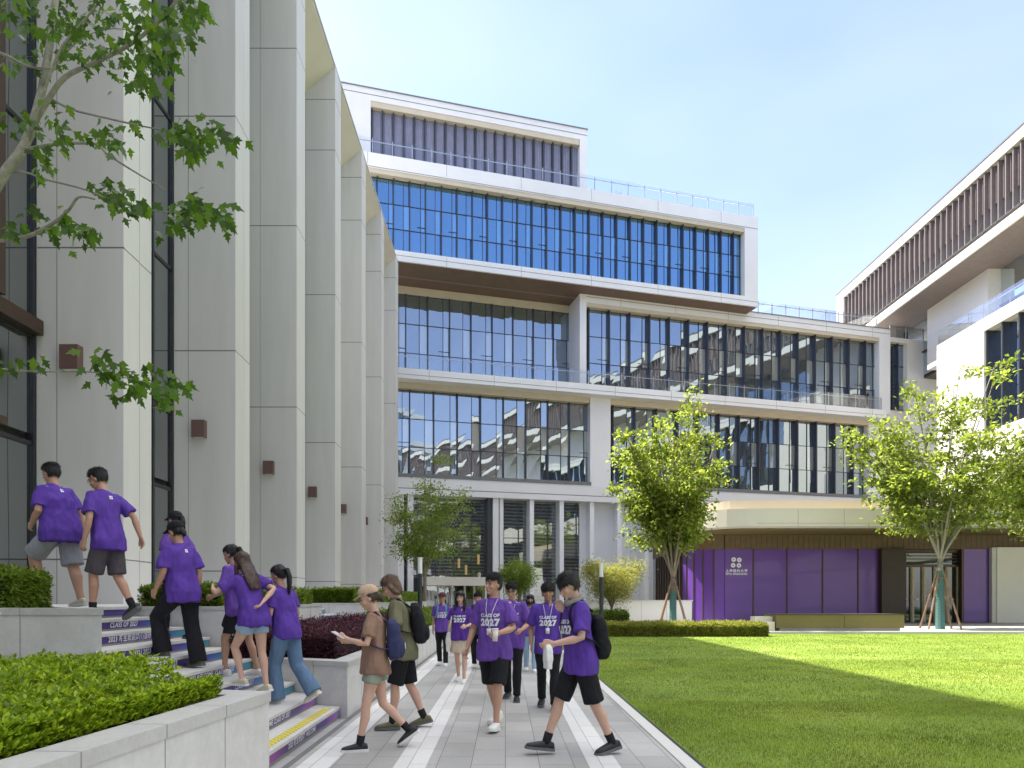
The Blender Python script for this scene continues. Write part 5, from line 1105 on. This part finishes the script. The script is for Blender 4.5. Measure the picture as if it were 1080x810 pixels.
def backpack(P, label, m, pocket=None, w=.15, h=.42, d=.15, low=.0, emblem=False):
    t = P['tor']; S_ = P['S']; e = empty('backpack', P['e'].location.copy(), label, 'backpack', None, P['e'].rotation_euler.z); e['_w'] = 0; b = MB()
    rg = []
    for z, ww, dd, y in ((0,.72,.55,0),(.03,.95,.9,0),(.15,1,1.05,0),(.30,.96,.95,0),(.38,.82,.75,.01),(.42,.5,.45,.02)):
        z_ = .95 + low + z*h/.42; rg.append([S_(t((w*ww*math.copysign(abs(math.cos(a))**.6, math.cos(a)), -.135-d*.5 + y + d*.5*dd*math.copysign(abs(math.sin(a))**.6, math.sin(a)), z_))) for a in [2*PI*j/20 for j in range(20)]])
    b.loft(rg); b.ell(S_(t((0, -.135-d*.98, 1.06+low))), (w*.75, d*.28, .10), 14, 8, rot=P['Rt']); bd = remesh(b, .010, 'bag', m, e, wr=.008, wf=9)
    for s in (-1, 1):
        pts = []
        for (x, z) in ((.070,1.36),(.085,1.46),(.090,1.44),(.100,1.36),(.118,1.26),(.142,1.19)):
            pts.append((s*x, z))
        q = []
        for i, (x, z) in enumerate(pts):
            if i == 0: q.append(S_(t((x, -.14, z))))
            elif i == 1: q.append(S_(t((x, -.03, z+.02))))
            else:
                o = S_(t((x, 0, z))); dv = (P['Rt'] @ V((0,-1,0))).normalized(); hit = P['bv'].ray_cast(o - dv*.5, dv); q.append((hit[0] if hit[0] is not None and (hit[0]-o).length < .3 else o - dv*.13) - dv*.008)
        q.append(S_(t((s*.192, .01, 1.13)))); q.append(S_(t((s*.185, -.08, 1.09)))); q.append(S_(t((s*.13, -.16, 1.06+low))))
        sb = MB(); sb.tube(q, .024*P['k'], 8, side=P['Rt'] @ V((1,0,0)), flat=[.35]*len(q)); sb.build('strap', pocket or m, e, True)
    if emblem:
        MB().ell(S_(t((0, -.137-d*1.27, 1.08+low))), (.035,.004,.035), 16, 4, rot=P['Rt']).build('emblem', C['purple'] if not emblem is True else C['white'], bd, True)
    return e
B = 'black'; far = .011
P = {}
P['s1'] = person('big student in purple shirt and grey shorts climbing onto the terrace', 'person', (-5.46,8.4,1.40), 74, 1.78, (50,62,0), (-10,8,-6), (.02,.22,-.36), (.10,.05,-.50), lean=12, hyaw=5, hair='short', bottom=('shorts','grey'), shoes=('cshoe','sole'), printed='back', build_=1.22, twist=-4)
P['s2'] = person('student with glasses in purple shirt and dark grey shorts near the stair top', 'person', (-4.80,8.25,1.26), 76, 1.80, (16,14,0), (-6,26,-30), (.09,.06,-.50), (.14,-.16,-.47), lean=8, hpitch=14, hyaw=16, bottom=('shorts','dgrey'), shoes=('bshoe','gsole'), sock='black', printed='back', glasses=True, twist=-4)
P['s3'] = person('student with long black ponytail and cap behind the girl in black trousers', 'person', (-4.30,8.95,.98), 60, 1.66, (20,20,0), (-8,10,0), hair='tail', cap='black', bottom=('trousers',B), printed='back', female=True, vox=far, shoes=('bshoe','gsole'))
P['s4'] = person('student in purple shirt, black visor cap and loose black trousers on the stairs', 'person', (-3.75,7.95,.70), 72, 1.68, (46,58,0), (-6,8,-6), (.05,.20,-.45), (.04,.03,-.51), lean=7, hair='bun', cap='black', bottom=('wide',B), shoes=('oshoe','gsole'), printed='back', glasses=True, hpitch=6, twist=-6)
P['s5'] = person('student with ponytail in purple shirt and black skirt behind the long-haired girl', 'person', (-3.25,8.35,.56), 72, 1.62, (22,22,0), (-10,10,0), (.02,.28,-.30), (.04,.22,-.36), lean=9, hair='tail', bottom=('skirt',B), printed='back', female=True, shoes=('wshoe','sole'), hpitch=6)
P['s6'] = person('girl with long loose brown hair in purple shirt and light denim shorts', 'person', (-2.85,7.75,.42), 62, 1.60, (34,52,0), (-4,8,-10), (.10,.34,.0), (-.13,-.20,-.34), lean=16, hair='long', haircol='hairb', bottom=('hotpants','jeansl'), printed='none', female=True, shoes=('cshoe','sole'), skin='skinp', twist=-6)
P['s7'] = person('girl with dark ponytail in purple shirt and wide blue jeans on the lowest steps', 'person', (-2.58,8.05,.28), 70, 1.62, (16,22,0), (-12,26,-30), (.05,.22,-.40), (.06,.12,-.48), lean=9, hair='tail', bottom=('wide','jeans'), printed='none', female=True, shoes=('cshoe','sole'), twist=-4)
P['s8'] = person('woman in tan cap, brown shirt and sage green shorts looking at her phone', 'person', (-1.30,6.82,0), 96, 1.62, (12,3,0), (-10,34,-36), (.0,.28,-.20), (-.03,.26,-.24), lean=2, hpitch=16, hair='bun', haircol='hairb', top='brown', bottom=('hotpants','sage'), shoes=('bshoe','sole'), sock='black', printed='none', female=True, cap='tan', skin='skinp', wrist=True)
P['s9'] = person('man with brown chin-length hair in olive shirt and black shorts with backpack', 'person', (-1.18,7.92,0), 92, 1.76, (12,8,0), (-8,16,-14), (.0,.26,-.30), (.0,.28,-.28), lean=8, hpitch=20, hair='bob', haircol='hairl', top='olive', bottom=('shorts',B), shoes=('oshoe','gsole'), sock='black', printed='none', glasses=True, skin='skinp')
P['s10'] = person('distant student in maroon cap with blue straps, purple shirt and black trousers', 'person', (-1.42,15.4,0), 178, 1.62, (10,8,0), (-8,8,0), bottom=('trousers',B), cap='maroon', vox=far, female=True, shoes=('wshoe','sole'))
P['s11'] = person('woman in purple shirt and beige skirt carrying a white tote bag', 'person', (-.80,12.3,0), 172, 1.63, (14,10,0), (-10,8,0), (.0,.26,-.30), (.08,.06,-.50), hair='long', bottom=('skirt','khaki'), vox=far, female=True, skin='skinp')
P['s12'] = person('student in dark clothes almost hidden behind the woman in the beige skirt', 'person', (-.60,14.8,0), 180, 1.62, (8,6,0), (-8,8,0), top='dark', bottom=('trousers',B), vox=far, printed='none', shoes=('wshoe','sole'))
P['s13'] = person('young man in purple shirt and black shorts holding a paper cup', 'person', (-.13,7.94,0), 158, 1.78, (16,12,8), (-14,14,-10), (.02,.30,-.30), (.12,.10,-.49), lean=1, hyaw=-28, hpitch=-4, lanyard=True, glasses=False, bottom=('shorts',B))
P['s14'] = person('student with glasses in purple shirt and long black trousers behind the cup holder', 'person', (.10,10.2,0), 172, 1.74, (14,10,0), (-10,8,-4), (.0,.26,-.34), (.06,.05,-.5), lean=3, hpitch=10, glasses=True, lanyard=True, bottom=('trousers',B), shoes=('bshoe','gsole'), vox=far)
P['s15'] = person('girl in black face mask, purple shirt and light blue jeans in the distance', 'person', (.52,14.2,0), 178, 1.58, (12,8,0), (-8,8,0), hair='long', mask=True, bottom=('trousers','jeansl'), female=True, vox=far)
P['s16'] = person('young man with fringe and badge on lanyard in purple shirt and black trousers', 'person', (.58,9.3,0), 176, 1.70, (12,6,4), (-12,14,-8), (.06,.16,-.46), (.06,.05,-.5), lean=2, hair='fringe', lanyard=True, skin='skint', bottom=('trousers',B), shoes=('bshoe','gsole'))
P['s17'] = person('large foreground student with bowl haircut striding left in black shorts', 'person', (.72,6.62,0), 106, 1.77, (-16,10,-12), (24,5,8), (.0,.30,-.30), (-.12,.09,-.03), lean=5, hpitch=22, hair='fringe', skin='skinp', bottom=('shorts',B), shoes=('bshoe','gsole'), sock='black', scarf='scarf')
backpack(P['s8'], 'navy blue backpack with a round pale emblem worn by the woman in the tan cap', C['navy'], low=.02, emblem=True)
backpack(P['s9'], 'black backpack worn by the man in the olive shirt', C['black'], h=.46)
backpack(P['s17'], 'dark backpack with red trim hanging low on the large foreground student', C['black'], low=-.04)
backpack(P['s10'], 'small backpack with blue straps on the distant student in the maroon cap', C['navy'], C['strapl'], w=.12, h=.36)
def at_hand(P, s, out=.06, name='cup', label='', cat='', fn=None):
    sh_, el_, w = P['arms'][s]; d = (w-el_).normalized(); e = empty(name, P['e'].location.copy(), label, cat, None, P['e'].rotation_euler.z); e['_w'] = 0; c = P['S'](w + d*out); fn(c, d, P['Rt'], e); return e
def f_cup(c, d, Rt, e):
    MB().tube([c+V((0,.0,-.075)), c+V((0,0,.055))], [.028,.038], 16).build('cup_body', C['cup'], e, True); MB().tube([c+V((0,0,.056)), c+V((0,0,.066))], [.041,.039], 16).build('lid', C['white'], e, True)
at_hand(P['s13'], -1, .085, 'paper_cup', 'tall paper cup with white lid in the hand of the student in black shorts', 'cup', f_cup)
def f_phone(c, d, Rt, e):
    f = V((d.x, d.y, 0)).normalized(); s = V((-f.y, f.x, 0)); u = V((0,0,1)); up = (f*.9+u*.45).normalized(); n = up.cross(s); c = c + u*.02
    P_ = [c - s*.036 - up*.075 - n*.004, c + s*.036 - up*.075 - n*.004, c + s*.036 - up*.075 + n*.004, c - s*.036 - up*.075 + n*.004]; MB().hexa(P_ + [p + up*.15 for p in P_]).build('phone_body', C['phone'], e); c2 = c
    Q = [c - s*.033 - up*.07 - n*.0052, c + s*.033 - up*.07 - n*.0052, c + s*.033 + up*.07 - n*.0052, c - s*.033 + up*.07 - n*.0052]; MB().quad(*Q).build('screen', C['glass'], e)
at_hand(P['s8'], -1, .09, 'phone', 'pale phone held up by the woman in the tan cap', 'phone', f_phone)
at_hand(P['s9'], 1, .09, 'phone', 'phone held low by the man in the olive shirt', 'phone', f_phone)
def f_bag(c, d, Rt, e):
    b = MB(); c = c + V((0,0,-.02)); b.loft([[c+V((x*w, y*q, z)) for x, y in ((-1,-1),(1,-1),(1,1),(-1,1))] for z, w, q in ((-.20,.06,.025),(-.10,.065,.035),(0,.05,.03),(.03,.04,.015))]); remesh(b, .008, 'bag_body', C['paper'], e, wr=.006, wf=16)
at_hand(P['s17'], -1, .07, 'paper_bag', 'white paper bag held at the waist of the large foreground student', 'bag', f_bag)
def f_tote(c, d, Rt, e):
    b = MB(); o = V((.20,.02,-.02)); c = V((0.205,-.02,.72)); b.loft([[c+V((x*q, y*w, z)) for x, y in ((-1,-1),(1,-1),(1,1),(-1,1))] for z, w, q in ((-.16,.15,.03),(0,.16,.05),(.17,.155,.03),(.19,.15,.01))]); remesh(b, .010, 'bag_body', C['canvas'], e, wr=.008, wf=10)
    MB().tube([c+V((0,-.10,.18)), V((.155,-.10,1.15)), V((.13,-.02,1.36)), V((.155,.10,1.15)), c+V((0,.10,.18))], .014, 6, flat=[.4]*5).build('strap', C['canvas'], e, True)
at_hand(P['s11'], 1, 0, 'tote_bag', 'white canvas tote bag on the shoulder of the woman in the beige skirt', 'bag', f_tote)
